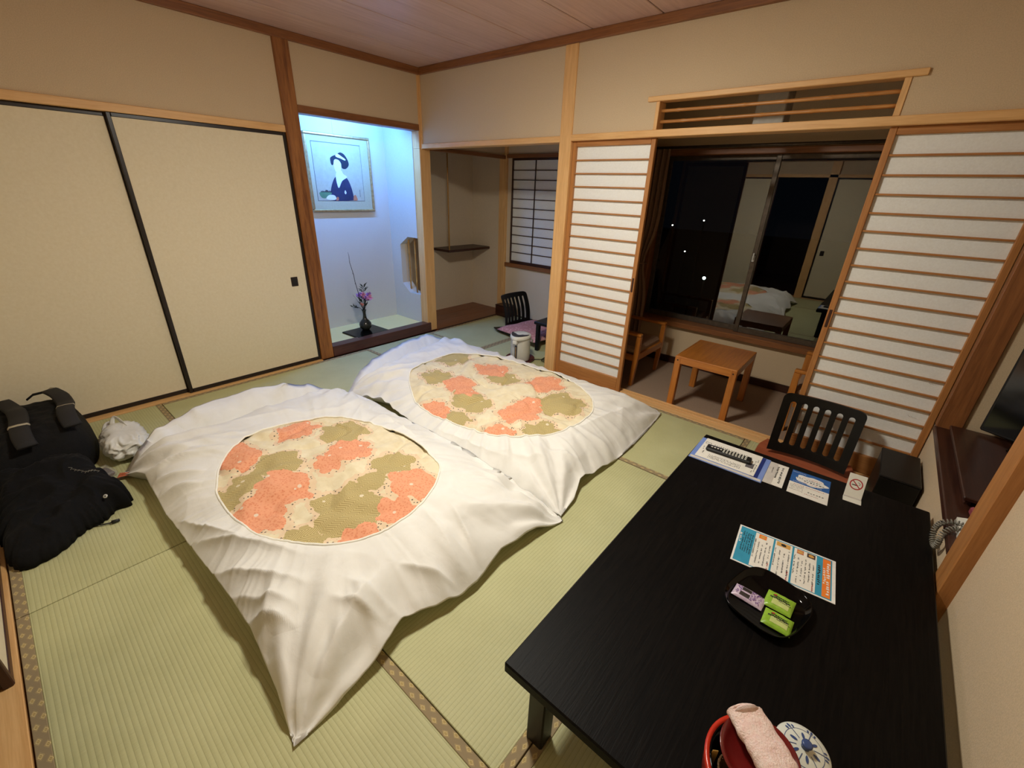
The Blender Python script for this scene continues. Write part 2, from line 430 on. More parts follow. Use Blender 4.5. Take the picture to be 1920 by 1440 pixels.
# ---- wall_left (cream sliding doors, alcove header)
struct('wall_left', MB().box(-.10, 0, -3.4, -1.26, 1.82, CEIL).box(-.10, 0, -1.148, -.035, 1.96, CEIL).box(-.10, 0, .09, 1.17, 1.80, 2.25), 'plaster', 'sandy beige plaster wall above the sliding doors and alcove', 'wall')
struct('trim_4', MB().box(-.09, .018, -1.26, -1.148, 0, CEIL, .004), 'post_wood', 'thick reddish brown wooden post left of the lit alcove', 'post')
struct('trim_5', MB().box(-.1, .012, -3.4, -1.26, 1.777, 1.822, .003), 'hinoki_y', 'wooden lintel over the cream sliding doors', 'lintel')
struct('trim_6', MB().box(-.1, .012, -1.148, -.035, 1.915, 1.965, .003), 'brown_wood_y', 'wooden lintel over the lit alcove', 'lintel')
struct('trim_7', MB().box(-.1, .036, -3.4, -1.26, -.03, .0035, .002), 'hinoki_y', 'wooden sill under the cream sliding doors', 'sill')
struct('trim_8', MB().box(-.1, 0.0, -.035, .092, 0, 1.775, .004).box(-.1, -.001, -.035, .0, 1.775, CEIL), 'hinoki_z', 'pale wooden post between the lit alcove and the shadowy niche', 'post')
struct('trim_9', MB().box(-.01, .012, -.014, .0, 1.77, 2.345, .002), 'hinoki_z', 'thin corner batten above the niche opening', 'batten')
# cream fusuma doors
def fusuma(name, label, y0, y1, x, z0, z1, pull_y, pulls=True, plane='x', frame='frame_black'):
    """plane 'x': panel in plane x=const facing +x ; plane 'y': facing +y, y0..y1 are x limits and x is the y of the face"""
    r = sroot(name, label, 'sliding door', ((x, (y0 + y1) / 2, 0) if plane == 'x' else ((y0 + y1) / 2, x, 0)), 0 if plane == 'x' else PI / 2)
    w = (y1 - y0) / 2; fw = .022
    if plane == 'y': pull_y = -pull_y
    MB().box(-.022, -.004, -w + fw, w - fw, z0 + fw * 1.4, z1 - fw).build('paper_panel', 'fusuma_paper', r)
    MB().box(-.026, 0, -w, -w + fw, z0, z1, .003).build('stile', frame, r); MB().box(-.026, 0, w - fw, w, z0, z1, .003).build('stile', frame, r)
    MB().box(-.026, -.001, -w + fw, w - fw, z1 - fw, z1, .003).build('rail', frame, r); MB().box(-.026, -.001, -w + fw, w - fw, z0, z0 + fw * 1.4, .003).build('rail', frame, r)
    if pulls:
        p = MB().box(-.005, .002, pull_y - .027, pull_y + .027, .672, .746, .003).build('door_pull', 'frame_black', r, label='small square black recessed pull')
        MB().box(.0005, .0028, pull_y - .016, pull_y + .016, .684, .734, .001).build('recess', 'black_matte', p)
    return r
fusuma('door_1', 'cream sliding door with black frame and square pull beside the wooden post', -2.265, -1.262, .002, .004, 1.776, .385)
fusuma('door_2', 'cream sliding door with black frame behind the backpack', -3.27, -2.25, -.028, .004, 1.776, -.40)
# ---- display alcove (tokonoma)
struct('wall_alcove_back', MB().box(-.65, -.55, -1.25, .05, .05, 2.4), 'plaster_white', 'white back wall of the lit alcove behind the framed picture', 'wall')
struct('wall_alcove_left', MB().box(-.56, -.09, -1.25, -1.15, .0, 2.4), 'plaster_white', 'hidden left side wall of the lit alcove', 'wall')
octo = [(-.10, .385), (-.28, .385), (-.395, .475), (-.395, .88), (-.26, .967), (-.10, .967)]
def wall_with_hole(y0, y1):
    m = MB(); x0, x1, z0, z1 = -.65, -.099, .0, 2.4
    m.box(x0, -.395, y0, y1, z0, z1); m.box(-.395, x1, y0, y1, .967, z1); m.box(-.395, x1, y0, y1, z0, .385)
    m.prism([(-.395, .385), (-.28, .385), (-.395, .475)], y0, y1, 'y'); m.prism([(-.395, .88), (-.26, .967), (-.395, .967)], y0, y1, 'y')
    return m
struct('wall_alcove_right', wall_with_hole(-.04, .02), 'plaster_white', 'white right side wall of the lit alcove with angular bamboo opening', 'wall')
struct('wall_niche_left', wall_with_hole(.02, .085), 'plaster_bay', 'beige side wall of the niche behind the bamboo opening', 'wall')
struct('ceiling_alcove', MB().box(-.65, 0, -1.25, .09, 2.36, 2.4), 'plaster_white', 'white ceiling inside the lit alcove', 'ceiling')
wg = sroot('window_1', 'angular wall opening with upright bamboo bars beside the flower vase', 'wall opening', (0, .01, 0))
for x in (-.318, -.212, -.122):
    prof = [(.0085, .386)]; z = .386
    for q in (.50, .64, .79, .90):
        prof += [(.008, q - .012), (.0105, q - .004), (.0105, q + .004), (.008, q + .012)]
    prof.append((.0085, .966)); MB().lathe(prof, 12, (x, 0, 0)).build('bamboo_bar', 'bamboo_v', wg, True)
struct('floor_alcove', MB().box(-.56, -.085, -1.16, -.03, 0, .082), 'toko_mat', 'pale yellow matting floor of the raised alcove', 'floor')
struct('trim_10', MB().box(-.088, .022, -1.148, -.004, 0, .097, .004), 'toko_base', 'dark lacquered front beam of the raised alcove', 'beam')
# ---- shadowy niche beside the alcove
struct('wall_niche_back', MB().box(-.72, -.62, .05, 1.4, 0, 2.3), 'plaster_bay', 'grey beige back wall of the shadowy niche', 'wall')
struct('wall_niche_far', MB().box(-.62, -.07, 1.27, 1.37, 0, 2.3), 'plaster_bay', 'grey beige far side wall of the shadowy niche', 'wall')
pf = sroot('floor_niche', 'reddish brown plank floor of the shadowy niche', 'floor')
for i in range(3): MB().box(-.62 + i * .2137, -.62 + (i + 1) * .2137 - .002, .085, 1.27, -.03, .006, .002).build('plank', 'plank_floor', pf)
struct('trim_11', MB().box(.022, .044, .092, 1.16, -.03, .008, .002), 'dark_wood_y', 'dark wooden edge strip in front of the niche floor', 'strip')
struct('trim_12', MB().box(-.03, .02, .092, 1.17, 1.765, 1.80, .003), 'brown_wood_y', 'wooden lintel over the shadowy niche', 'lintel')
struct('trim_13', MB().box(-.075, .03, 1.165, 1.27, 0, 2.25, .004), 'hinoki_z', 'wooden post between the niche and the small papered window', 'post')
# bay behind the left part of the window side wall
struct('wall_bay', MB().box(.03, .085, 1.2, 1.3, 0, 2.25).box(1.42, 1.62, 1.2, 1.3, 0, 2.25).box(.085, 1.42, 1.2, 1.3, 0, .60).box(.085, 1.42, 1.2, 1.3, 1.80, 2.25), 'plaster_bay', 'beige wall of the bay around the small papered window', 'wall')
struct('ceiling_bay', MB().box(-.72, 1.66, .1, 1.4, 2.25, 2.3), 'ceiling_board', 'dark wooden ceiling of the bay', 'ceiling')
struct('wall_divider', MB().box(1.585, 1.645, .1, 1.25, -.03, 2.25), 'plaster', 'plaster partition between the bay and the window porch', 'wall')
struct('trim_14', MB().box(.03, 1.5, 1.17, 1.3, .592, .635, .003), 'brown_wood_x', 'wooden sill of the small papered window', 'sill')
struct('trim_15', MB().box(.03, 1.585, 1.17, 1.3, 1.775, 1.812, .003), 'brown_wood_x', 'wooden lintel of the small papered window', 'lintel')
struct('wall_outer', MB().box(-.2, 1.7, 1.45, 1.5, -.2, 2.4), 'plaster_bay', 'outside wall behind the small papered window', 'wall')
# small papered window (shoji) in the bay
w2 = sroot('window_2', 'small papered lattice window with dark wooden bars above the slatted floor chair', 'window', (0, 1.2, 0))
def shoji_window(x0, x1, z0, z1, y, cols, rows, par):
    f = .022
    MB().box(x0, x0 + f, y, y + .028, z0, z1, .002).build('stile', 'dark_wood_z', par); MB().box(x1 - f, x1, y, y + .028, z0, z1, .002).build('stile', 'dark_wood_z', par)
    MB().box(x0 + f, x1 - f, y, y + .028, z1 - f, z1, .002).build('rail', 'dark_wood_x', par); MB().box(x0 + f, x1 - f, y, y + .028, z0, z0 + f * 1.4, .002).build('rail', 'dark_wood_x', par)
    MB().box(x0 + f, x1 - f, y + .018, y + .020, z0 + f, z1 - f).build('paper', 'shoji_paper', par)
    h = (z1 - z0 - f * 2.4) / rows; first = None
    for i in range(1, rows):
        z = z0 + f * 1.4 + h * i
        if first is None: first = MB().box(x0 + f, x1 - f, y + .006, y + .018, -.004, .004).build('slat', 'dark_wood_x', par, loc=(0, 0, z))
        else: share(first, 'slat', par, (0, 0, z))
    for i in range(1, cols):
        x = x0 + f + (x1 - x0 - 2 * f) * i / cols
        MB().box(x - .004, x + .004, y + .004, y + .016, z0 + f, z1 - f).build('upright_bar', 'dark_wood_z', par)
shoji_window(.075, .755, .635, 1.775, .005, 2, 11, w2); shoji_window(.74, 1.42, .635, 1.775, .036, 2, 11, w2)
# ---- window side wall
struct('wall_back', MB().box(0, 1.565, 0, .09, 1.812, CEIL).box(1.665, 2.265, 0, .09, 1.817, CEIL).box(3.465, 4.2, 0, .09, 1.817, CEIL).box(2.265, 3.465, 0, .09, 1.99, CEIL), 'plaster', 'sandy beige plaster wall above the papered sliding screens', 'wall')
struct('trim_16', MB().box(1.565, 1.666, -.012, .10, 0, 2.345, .004), 'hinoki_z', 'square wooden pillar beside the papered screen', 'pillar')
struct('trim_17', MB().box(.0, 1.565, -.012, .10, 1.773, 1.813, .003), 'hinoki_x', 'wooden lintel over the bay opening', 'lintel')
struct('trim_18', MB().box(1.666, 4.06, -.016, .10, 1.778, 1.818, .003), 'hinoki_x', 'long wooden lintel over the papered screens', 'lintel')
sl = sroot('trim_19', 'grooved wooden threshold between tatami and porch carpet', 'threshold')
for y0, y1, z in ((-.034, .012, .003), (.014, .046, -.003), (.048, .058, .003), (.060, .092, -.003), (.094, .112, .003)):
    MB().box(1.60, 4.06, y0, y1, -.03, z, .0015).build('groove_strip', 'hinoki_x', sl)
# transom with bamboo poles
tr = sroot('trim_20', 'transom opening with two horizontal bamboo poles above the porch', 'transom', (0, 0, 0))
MB().box(2.21, 3.52, -.014, .07, 1.969, 1.997, .003).build('top_bar', 'hinoki_x', tr)
MB().box(2.265, 2.288, -.006, .09, 1.818, 1.969, .002).build('side_bar', 'hinoki_z', tr); MB().box(3.441, 3.467, -.006, .09, 1.818, 1.969, .002).build('side_bar', 'hinoki_z', tr)
def bamboo_pole(z, seed, par):
    rnd = random.Random(seed); pts = []; rad = []
    x = 2.288; nxt = x + rnd.uniform(.08, .2)
    while x < 3.441:
        dz = .0012 * math.sin(x * 5 + seed)
        if abs(x - nxt) < .006:
            pts.append((x, .04, z + dz)); rad.append(.0112); nxt = x + rnd.uniform(.14, .24); x += .006
        else:
            pts.append((x, .04, z + dz)); rad.append(.0092); x = min(x + .03, max(nxt, x + .006)) if x < nxt else x + .012
    pts.append((3.441, .04, z)); rad.append(.009)
    MB().tube(pts, rad, 10).build('bamboo_pole', 'bamboo_h', par, True)
bamboo_pole(1.922, 3, tr); bamboo_pole(1.866, 5, tr)
# papered sliding screens
def shoji_door(name, label, x0, x1, y, pull_left):
    r = sroot(name, label, 'sliding screen', ((x0 + x1) / 2, y, 0)); w = (x1 - x0) / 2; z0, z1 = .0, 1.778; f = .030; T = .030
    for s in (-1, 1):
        a, b = (-w, -w + f) if s < 0 else (w - f, w)
        st = MB().box(a, b, 0, T, z0, z1, .003).build('stile', 'shoji_wood_z', r)
        if (s < 0) == pull_left:
            MB().box(a + .008, b - .008, -.0012, .004, .80, .90, .001).build('finger_recess', 'dark_wood_z', st)
    MB().box(-w + f, w - f, .001, T - .001, z1 - .034, z1, .003).build('rail', 'shoji_wood_x', r)
    MB().box(-w + f, w - f, .001, T - .001, z0, .112, .003).build('bottom_board', 'shoji_wood_x', r)
    MB().box(-w + f, w - f, .020, .0215, .112, z1 - .034).build('paper', 'shoji_paper', r)
    n = 19; h = (z1 - .034 - .112) / n; first = None
    for i in range(1, n):
        z = .112 + h * i
        if first is None: first = MB().box(-w + f, w - f, .005, .020, -.0045, .0045, .001).build('slat', 'shoji_wood_x', r, loc=(0, 0, z))
        else: share(first, 'slat', r, (0, 0, z))
    return r
shoji_door('door_3', 'papered sliding screen with many horizontal slats beside the square pillar', 1.668, 2.288, .016, False)
rs = shoji_door('door_4', 'papered sliding screen with torn paper behind the black floor chair', 3.447, 4.052, .016, True)
for (x, z, a) in ((.262, .60, .3), (.245, .40, .2)):
    m = MB(); 
    for k in range(3):
        x0 = x - .008 - k * .012; m.add([(x0, .0195, z), (x0 - .022, .012, z + .012 + k * .003), (x0 - .012, .0195, z + .004)], [(0, 1, 2)])
    m.build('torn_paper', 'ink_white', rs)
# ---- window porch (hiroen)
struct('floor_porch', MB().box(1.6, 4.7, .112, 1.2, -.08, -.02), 'carpet', 'brown carpet floor of the window porch', 'floor')
WX0, WX1, WZ0, WZ1 = 1.93, 3.65, .40, 1.757
struct('wall_porch', MB().box(1.6, WX0 - .03, 1.05, 1.2, -.05, 2.3).box(WX1 + .03, 4.7, 1.05, 1.2, -.05, 2.3).box(WX0 - .03, WX1 + .03, 1.05, 1.2, -.05, WZ0 - .06).box(WX0 - .03, WX1 + .03, 1.05, 1.2, WZ1 + .04, 2.3), 'plaster', 'beige plaster wall around the dark night window', 'wall')
struct('wall_porch_right', MB().box(4.6, 4.7, .09, 1.2, -.05, 2.3), 'plaster', 'right end wall of the window porch', 'wall')
struct('ceiling_porch', MB().box(1.6, 4.7, .09, 1.25, 2.25, 2.3), 'ceiling_board', 'wooden ceiling of the window porch', 'ceiling')
struct('baseboard_porch', MB().box(1.65, 4.6, 1.036, 1.05, -.02, .045, .002), 'dark_wood_x', 'dark baseboard under the night window', 'baseboard')
w3 = sroot('window_3', 'large dark sliding window with night view and reflections of the room', 'window')
MB().box(WX0 - .03, WX1 + .03, 1.0, 1.2, WZ0 - .06, WZ0 - .012, .004).build('sill', 'brown_wood_x', w3)
MB().box(WX0 - .03, WX1 + .03, 1.03, 1.2, WZ1, WZ1 + .042, .004).build('head_casing', 'brown_wood_x', w3)
MB().box(WX0 - .032, WX0, 1.03, 1.2, WZ0 - .012, WZ1, .004).build('side_casing', 'brown_wood_z', w3); MB().box(WX1, WX1 + .032, 1.03, 1.2, WZ0 - .012, WZ1, .004).build('side_casing', 'brown_wood_z', w3)
def sash(x0, x1, y):
    s = MB().box(x0, x0 + .036, y, y + .03, WZ0 - .012, WZ1, .003).box(x1 - .036, x1, y, y + .03, WZ0 - .012, WZ1, .003).box(x0 + .036, x1 - .036, y, y + .03, WZ1 - .035, WZ1, .003).box(x0 + .036, x1 - .036, y, y + .03, WZ0 - .012, WZ0 + .035, .003).build('sash', 'bronze_metal', w3)
    MB().box(x0 + .03, x1 - .03, y + .012, y + .017, WZ0 + .03, WZ1 - .03).build('pane', 'window_glass', s)
    return s
sash(WX0, 2.805, 1.13); s2 = sash(2.77, WX1, 1.095)
MB().box(2.778, 2.798, 1.075, 1.096, .98, 1.03, .004).box(2.782, 2.794, 1.062, 1.076, 1.0, 1.05, .003).build('latch', 'white_metal', s2)
# ---- right wall with alcove and telephone board
struct('wall_right', MB().box(4.056, 4.2, -1.18, .1, -.03, .40).box(4.085, 4.2, -3.4, -1.18, -.03, CEIL).box(4.056, 4.2, -1.18, .1, 1.80, CEIL), 'plaster', 'sandy beige plaster wall right of the black table', 'wall')
struct('wall_recess', MB().box(4.85, 4.95, -1.3, 0.0, .3, 1.9).box(4.14, 4.85, -.045, .06, .3, 1.9).box(4.2, 4.85, -1.3, -1.2, .3, 1.9), 'plaster', 'beige inner walls of the television recess', 'wall')
struct('ceiling_recess', MB().box(4.05, 4.95, -1.3, .06, 1.8, 1.9), 'plaster', 'top of the television recess', 'ceiling')
struct('trim_21', MB().box(4.05, 4.142, -.06, .0, .42, 1.80, .003), 'brown_wood_z', 'wide wooden post at the far edge of the television recess', 'post')
struct('trim_22', MB().box(4.046, 4.12, -1.275, -1.172, .0, 1.83, .004), 'shoji_wood_z', 'diagonal looking wooden post at the near edge of the television recess', 'post')
struct('trim_23', MB().box(4.046, 4.86, -1.172, -.045, .395, .425, .004), 'dark_wood_y', 'dark wooden shelf board of the television recess', 'shelf board')
# ---- wall behind the camera
struct('wall_front', MB().box(-.1, 4.2, -3.42, -3.32, 1.82, CEIL), 'plaster', 'beige plaster wall behind the viewer seen in the window', 'wall')
struct('trim_24', MB().box(-.05, 4.1, -3.40, -3.25, -.03, .004, .002), 'hinoki_x', 'grooved wooden door sill at the bottom left edge', 'sill')
struct('trim_25', MB().box(-.05, 4.1, -3.40, -3.27, 1.777, 1.82, .003), 'hinoki_x', 'wooden lintel behind the viewer', 'lintel')
struct('trim_26', MB().box(2.61, 2.72, -3.38, -3.27, 0, CEIL, .003), 'hinoki_z', 'wooden post behind the viewer seen in the window', 'post')
fusuma('door_5', 'cream sliding door with black frame at the bottom left edge', .99, 1.955, -3.262, .005, 1.776, .40, plane='y', frame='dark_wood_z')
fusuma('door_6', 'cream sliding door behind the black backpack', .0, 1.0, -3.295, .005, 1.776, -.40, plane='y', frame='dark_wood_z')
fusuma('door_7', 'cream sliding door with square pull reflected in the window', 2.72, 4.06, -3.30, .006, 1.776, -.58, plane='y')
struct('wall_corridor', MB().box(1.5, 1.6, -6, -3.42, -.05, 2.4).box(3.0, 3.1, -6, -3.42, -.05, 2.4).box(1.5, 3.1, -6.1, -6, -.05, 2.4).box(1.5, 3.1, -6, -3.4, -.1, -.04).box(1.5, 3.1, -6, -3.4, 2.4, 2.45), 'dark_wood_z', 'dark entrance corridor behind the viewer', 'corridor')
# ---- outside
struct('ground', MB().box(-90, 90, 6, 160, -9.2, -9), 'ground', 'dark ground outside the night window', 'ground')
# roof/ceiling shell above the recess keeps night sky out
struct('roof', MB().box(-.9, 5.0, -6.2, 1.6, 2.46, 2.5), 'plaster', 'roof slab above the rooms', 'roof')
struct('wall_left_outer', MB().box(-.9, -.8, -6.2, 1.6, -.2, 2.46), 'plaster', 'outer wall behind the alcove', 'wall')
struct('wall_closet', MB().box(-.8, -.10, -3.5, -1.26, -.2, 0).box(-.8, -.75, -3.5, -1.26, 0, 2.4), 'plaster', 'closet behind the cream sliding doors', 'wall')
# ================================================================= FUTONS
def interp_closed(pts, c, th):
    """radius of the polygon pts (star shaped round c) in direction th"""
    dx, dy = math.cos(th), math.sin(th); best = None
    for i in range(len(pts)):
        ax, ay = pts[i][0] - c[0], pts[i][1] - c[1]; bx, by = pts[(i + 1) % len(pts)][0] - c[0], pts[(i + 1) % len(pts)][1] - c[1]
        ex, ey = bx - ax, by - ay; den = dx * ey - dy * ex
        if abs(den) < 1e-9: continue
        tt = (ax * ey - ay * ex) / den; s = (ax * dy - ay * dx) / den
        if tt > 0 and -1e-6 <= s <= 1 + 1e-6: best = tt if best is None else max(best, tt)
    return best or .3
def smooth_closed(pts, n=8):
    out = []; m = len(pts)
    for i in range(m):
        p0, p1, p2, p3 = [Vector(pts[(i + k - 1) % m]) for k in range(4)]
        for j in range(n):
            t_ = j / n
            out.append(tuple(.5 * ((2 * p1) + (-p0 + p2) * t_ + (2 * p0 - 5 * p1 + 4 * p2 - p3) * t_ ** 2 + (-p0 + 3 * p1 - 3 * p2 + p3) * t_ ** 3)))
    return out
def nz(x, y, s, seed): return noise.noise(Vector((x * s + seed * 7.3, y * s - seed * 3.1, seed * 1.7)))
def ridge(x, y, s, seed): return 1 - abs(nz(x, y, s, seed)) * 2
def seg_dist(p, a, b):
    ax, ay = a; bx, by = b; vx, vy = bx - ax, by - ay; L2 = vx * vx + vy * vy
    s = max(0, min(1, ((p[0] - ax) * vx + (p[1] - ay) * vy) / L2)); qx, qy = ax + s * vx, ay + s * vy
    return math.hypot(p[0] - qx, p[1] - qy), s
def make_futon(label, corners, edges, oval, H, seed, clouds_o, clouds_g, creases, edge_z, steep=(1, 1, 1, 1)):
    """corners: 4 tips in order; edges: 4 lists of intermediate outline points; oval: opening outline"""
    cx = sum(p[0] for p in oval) / len(oval); cy = sum(p[1] for p in oval) / len(oval); c = (cx, cy)
    outline = []; 
    for k in range(4): outline.append(corners[k]); outline += edges[k]
    ovs = smooth_closed(oval, 6)
    tips = [math.atan2(p[1] - cy, p[0] - cx) % (2 * PI) for p in corners]
    N = 620; ths = sorted([2 * PI * i / N for i in range(N)] + tips)
    r = thing('futon', label, 'futon', (cx, cy, 0), 0, 'futons laid out on the tatami')
    sides = [(corners[k], corners[(k + 1) % 4]) for k in range(4)]
    def height(x, y):
        ds = []; ez = 0; wsum = 0
        for k in range(4):
            d, s = seg_dist((x, y), *sides[k]); ds.append((d, s, k))
        kk = 26.0
        dmin = -math.log(sum(math.exp(-kk * d * steep[k]) for d, _, k in ds)) / kk
        dmin = max(dmin, 0)
        d0, s0, k0 = min(ds)
        w0 = math.exp(-d0 / .10)
        e = edge_z[k0] * math.sin(PI * s0) ** .7 * w0
        prof = 1 - math.exp(-(dmin / .135) ** 1.25)
        z = .010 + (H - .01) * prof
        z = z + e * (1 - prof * .5)
        fold = 0
        for d, s, k in ds:      # gathered folds running in from each side
            L = math.dist(*sides[k]); q = s * L
            amp = .022 * math.exp(-d / .13) * (1 - math.exp(-d / .03)) * (.25 + max(0, nz(q, k, 2.2, seed + 20)) * 2.2)
            amp /= steep[k] ** 1.5
            fold += amp * math.sin(q * 2 * PI / .26 + 5 * nz(q, d, 2.5, seed + k) + k + d * 3) + .5 * amp * math.sin(q * 2 * PI / .11 + 4 * nz(q, d, 5, seed + k + 5))
        for k in range(4):      # folds radiating from the tips
            dx, dy = x - corners[k][0], y - corners[k][1]; dd = math.hypot(dx, dy)
            if dd < .75:
                an = math.atan2(dy, dx)
                fold += .012 * math.exp(-((dd - .26) / .24) ** 2) * math.sin(an * 15 + seed + 3 * nz(x, y, 2, seed))
        a_ = math.atan2(y - cy, x - cx); rr_ = math.hypot(x - cx, y - cy)
        nn_ = noise.noise(Vector((math.cos(a_) * 5.5 + seed, math.sin(a_) * 5.5, rr_ * 1.6 + seed)))
        n2_ = noise.noise(Vector((math.cos(a_) * 11 - seed, math.sin(a_) * 11, rr_ * 2.5 - seed)))
        win = math.exp(-dmin / .30) * (1 - math.exp(-dmin / .05)) * (1 - math.exp(-(rr_ / .52) ** 4))
        z += win * (.026 * max(0, 1 - 3.2 * abs(nn_)) + .012 * max(0, 1 - 3.0 * abs(n2_)))
        z += fold
        z += .014 * nz(x, y, 2.6, seed) * prof + .007 * nz(x, y, 6.5, seed + 1) * prof
        z += .010 * max(0, ridge(x, y, 2.3, seed + 4) - .72) / .28 * prof
        for (a, b, amp, wd) in creases:
            d, s = seg_dist((x, y), a, b)
            side = 1 if (b[0] - a[0]) * (y - a[1]) - (b[1] - a[1]) * (x - a[0]) > 0 else .45
            z += 1.05 * amp * math.exp(-d / (wd * side)) * math.sin(PI * min(max(s, .02), .98)) ** .7
        return max(z, .004)
    # cover
    rings = 66; vs = []; fs = []; n = len(ths)
    ri = [interp_closed(ovs, c, th) for th in ths]; ro = [interp_closed(outline, c, th) for th in ths]
    for j in range(rings + 1):
        f = j / rings; f = f ** .92
        for i, th in enumerate(ths):
            rr = ri[i] + (ro[i] - ri[i]) * f; x, y = cx + rr * math.cos(th), cy + rr * math.sin(th)
            z = height(x, y)
            if j == 0: z -= .004
            vs.append((x - cx, y - cy, z))
    for i, th in enumerate(ths):   # turned under hem
        rr = ro[i] - .05; x, y = cx + rr * math.cos(th), cy + rr * math.sin(th); vs.append((x - cx, y - cy, max(.003, vs[rings * n + i][2] - .012)))
    for i, th in enumerate(ths):
        rr = ro[i] - .17; x, y = cx + rr * math.cos(th), cy + rr * math.sin(th); vs.append((x - cx, y - cy, .004))
    for j in range(rings + 2):
        for i in range(n):
            i2 = (i + 1) % n; fs.append((j * n + i, j * n + i2, (j + 1) * n + i2, (j + 1) * n + i))
    m = MB(); m.v = vs; m.f = fs
    cov = m.build('duvet_cover', 'cotton', r, True, label='crumpled white cotton cover with oval opening')
    # welt round the opening
    MB().tube([(vs[i][0] * 1.0, vs[i][1] * 1.0, vs[i][2] + .004) for i in range(0, n, 2)] + [(vs[0][0], vs[0][1], vs[0][2] + .004)], .0048, 6, False).build('opening_welt', 'cotton_rim', cov, True)
    # printed quilt
    m = MB(); R = 56; vals = []
    for j in range(R + 1):
        f = j / R
        for i, th in enumerate(ths):
            rr = (ri[i] + .03) * f; x, y = cx + rr * math.cos(th), cy + rr * math.sin(th)
            z = height(x, y) - .005 + .010 * max(0, 1 - f * f) + (1 - f ** 6) * (.016 * nz(x, y, 6, seed + 8) + .009 * nz(x, y, 13, seed + 9)) - .016 * max(0, ridge(x, y, 3.6, seed + 12) - .8) / .2
            if f > .95: z -= .012 * (f - .95) / .05
            m.v.append((x - cx, y - cy, z))
            def sd(cl):
                best = -9
                for (px, py, ra, rb) in cl:
                    a = math.atan2((y - py) / rb, (x - px) / ra); q = math.hypot((x - px) / ra, (y - py) / rb)
                    lob = .88 + .10 * math.cos(a * 5 + px * 9) + .05 * math.cos(a * 9 + py * 7)
                    best = max(best, (lob - q) * min(ra, rb))
                return best
            vals.append((sd(clouds_o), sd(clouds_g)))
    for j in range(R):
        for i in range(n):
            i2 = (i + 1) % n; m.f.append((j * n + i, j * n + i2, (j + 1) * n + i2, (j + 1) * n + i))
    q = m.build('quilt', 'quilt_print', r, True, label='quilted print with orange and olive clouds on cream')
    for nm, k in (('cloud_orange', 0), ('cloud_olive', 1)):
        at = q.data.attributes.new(nm, 'FLOAT', 'POINT'); at.data.foreach_set('value', [v[k] for v in vals])
    return r
near_oval = [(1.59, -2.56), (1.68, -2.585), (1.90, -2.59), (2.115, -2.555), (2.27, -2.445), (2.35, -2.36), (2.41, -2.18), (2.38, -1.99), (2.25, -1.805), (2.145, -1.75), (1.89, -1.70), (1.705, -1.75), (1.435, -1.855), (1.305, -2.05), (1.285, -2.275), (1.415, -2.47)]
far_oval = [(1.18, -1.17), (1.455, -1.35), (1.645, -1.39), (1.93, -1.38), (2.155, -1.345), (2.35, -1.24), (2.46, -1.075), (2.485, -.83), (2.44, -.665), (2.30, -.52), (2.035, -.39), (1.825, -.38), (1.48, -.43), (1.13, -.625), (1.075, -.925)]
nO = [(1.45, -2.42, .14, .10), (1.40, -2.10, .10, .13), (1.80, -2.02, .13, .12), (1.83, -2.16, .09, .06), (1.85, -2.37, .15, .12), (1.95, -2.51, .15, .10), (2.25, -1.96, .14, .12), (2.34, -2.12, .10, .09), (2.36, -2.31, .10, .10)]
nG = [(1.60, -1.94, .14, .13), (1.66, -2.32, .13, .12), (1.70, -2.48, .10, .09), (2.05, -1.93, .11, .12), (2.10, -2.08, .08, .07), (2.18, -2.25, .19, .15), (2.21, -2.46, .09, .08), (1.74, -2.57, .10, .05)]
fO = [(1.56, -1.03, .13, .12), (1.69, -1.09, .10, .08), (1.55, -.68, .15, .13), (2.01, -.61, .15, .14), (2.15, -1.07, .14, .15), (2.12, -.93, .10, .08), (1.69, -1.35, .12, .08), (2.21, -1.31, .12, .07)]
fG = [(1.36, -1.06, .13, .12), (1.19, -.74, .13, .16), (1.80, -1.15, .17, .11), (1.86, -1.33, .12, .07), (1.71, -.74, .16, .10), (2.27, -.79, .17, .17), (2.39, -1.16, .12, .14)]
near_futon = make_futon('near futon with white cover and patterned oval, beside the black table corner',
    [(2.755, -2.778), (2.80, -1.515), (.83, -1.47), (.88, -2.81)],
    [[(2.752, -2.64), (2.735, -2.48), (2.70, -2.36), (2.75, -2.18), (2.76, -2.06), (2.735, -1.89), (2.76, -1.68)],
     [(2.5, -1.49), (2.0, -1.48), (1.4, -1.50)],
     [(.79, -1.66), (.70, -1.96), (.66, -2.25), (.74, -2.52)],
     [(1.10, -2.745), (1.5, -2.755), (2.0, -2.735), (2.35, -2.725), (2.6, -2.75)]],
    near_oval, .19, 3.0, nO, nG,
    [((1.80, -2.74), (2.28, -2.50), .034, .045), ((1.62, -2.74), (2.02, -2.62), .030, .04), ((2.02, -2.75), (2.42, -2.54), .030, .04), ((2.19, -2.74), (2.46, -2.60), .026, .035), ((2.32, -2.73), (2.52, -2.63), .026, .03), ((2.70, -2.72), (2.55, -2.35), .022, .05), ((1.22, -2.76), (1.46, -2.56), .03, .04), ((1.36, -2.76), (1.54, -2.60), .026, .035), ((1.10, -2.76), (1.36, -2.44), .026, .04), ((2.52, -2.52), (2.70, -2.42), .03, .03), ((2.56, -2.28), (2.74, -2.14), .028, .03), ((2.48, -1.95), (2.75, -2.02), .026, .03), ((2.75, -2.10), (2.42, -2.05), .014, .03), ((2.74, -2.36), (2.48, -2.45), .02, .035), ((1.15, -2.70), (1.35, -2.40), .02, .04), ((1.0, -2.70), (1.30, -2.20), .014, .04), ((.95, -2.5), (1.2, -1.9), .012, .05), ((2.30, -1.62), (2.70, -1.60), .016, .03), ((1.5, -1.62), (1.9, -1.66), .014, .03)],
    [0.0, .075, .03, .02], (1, 1, 2.0, 1.15))
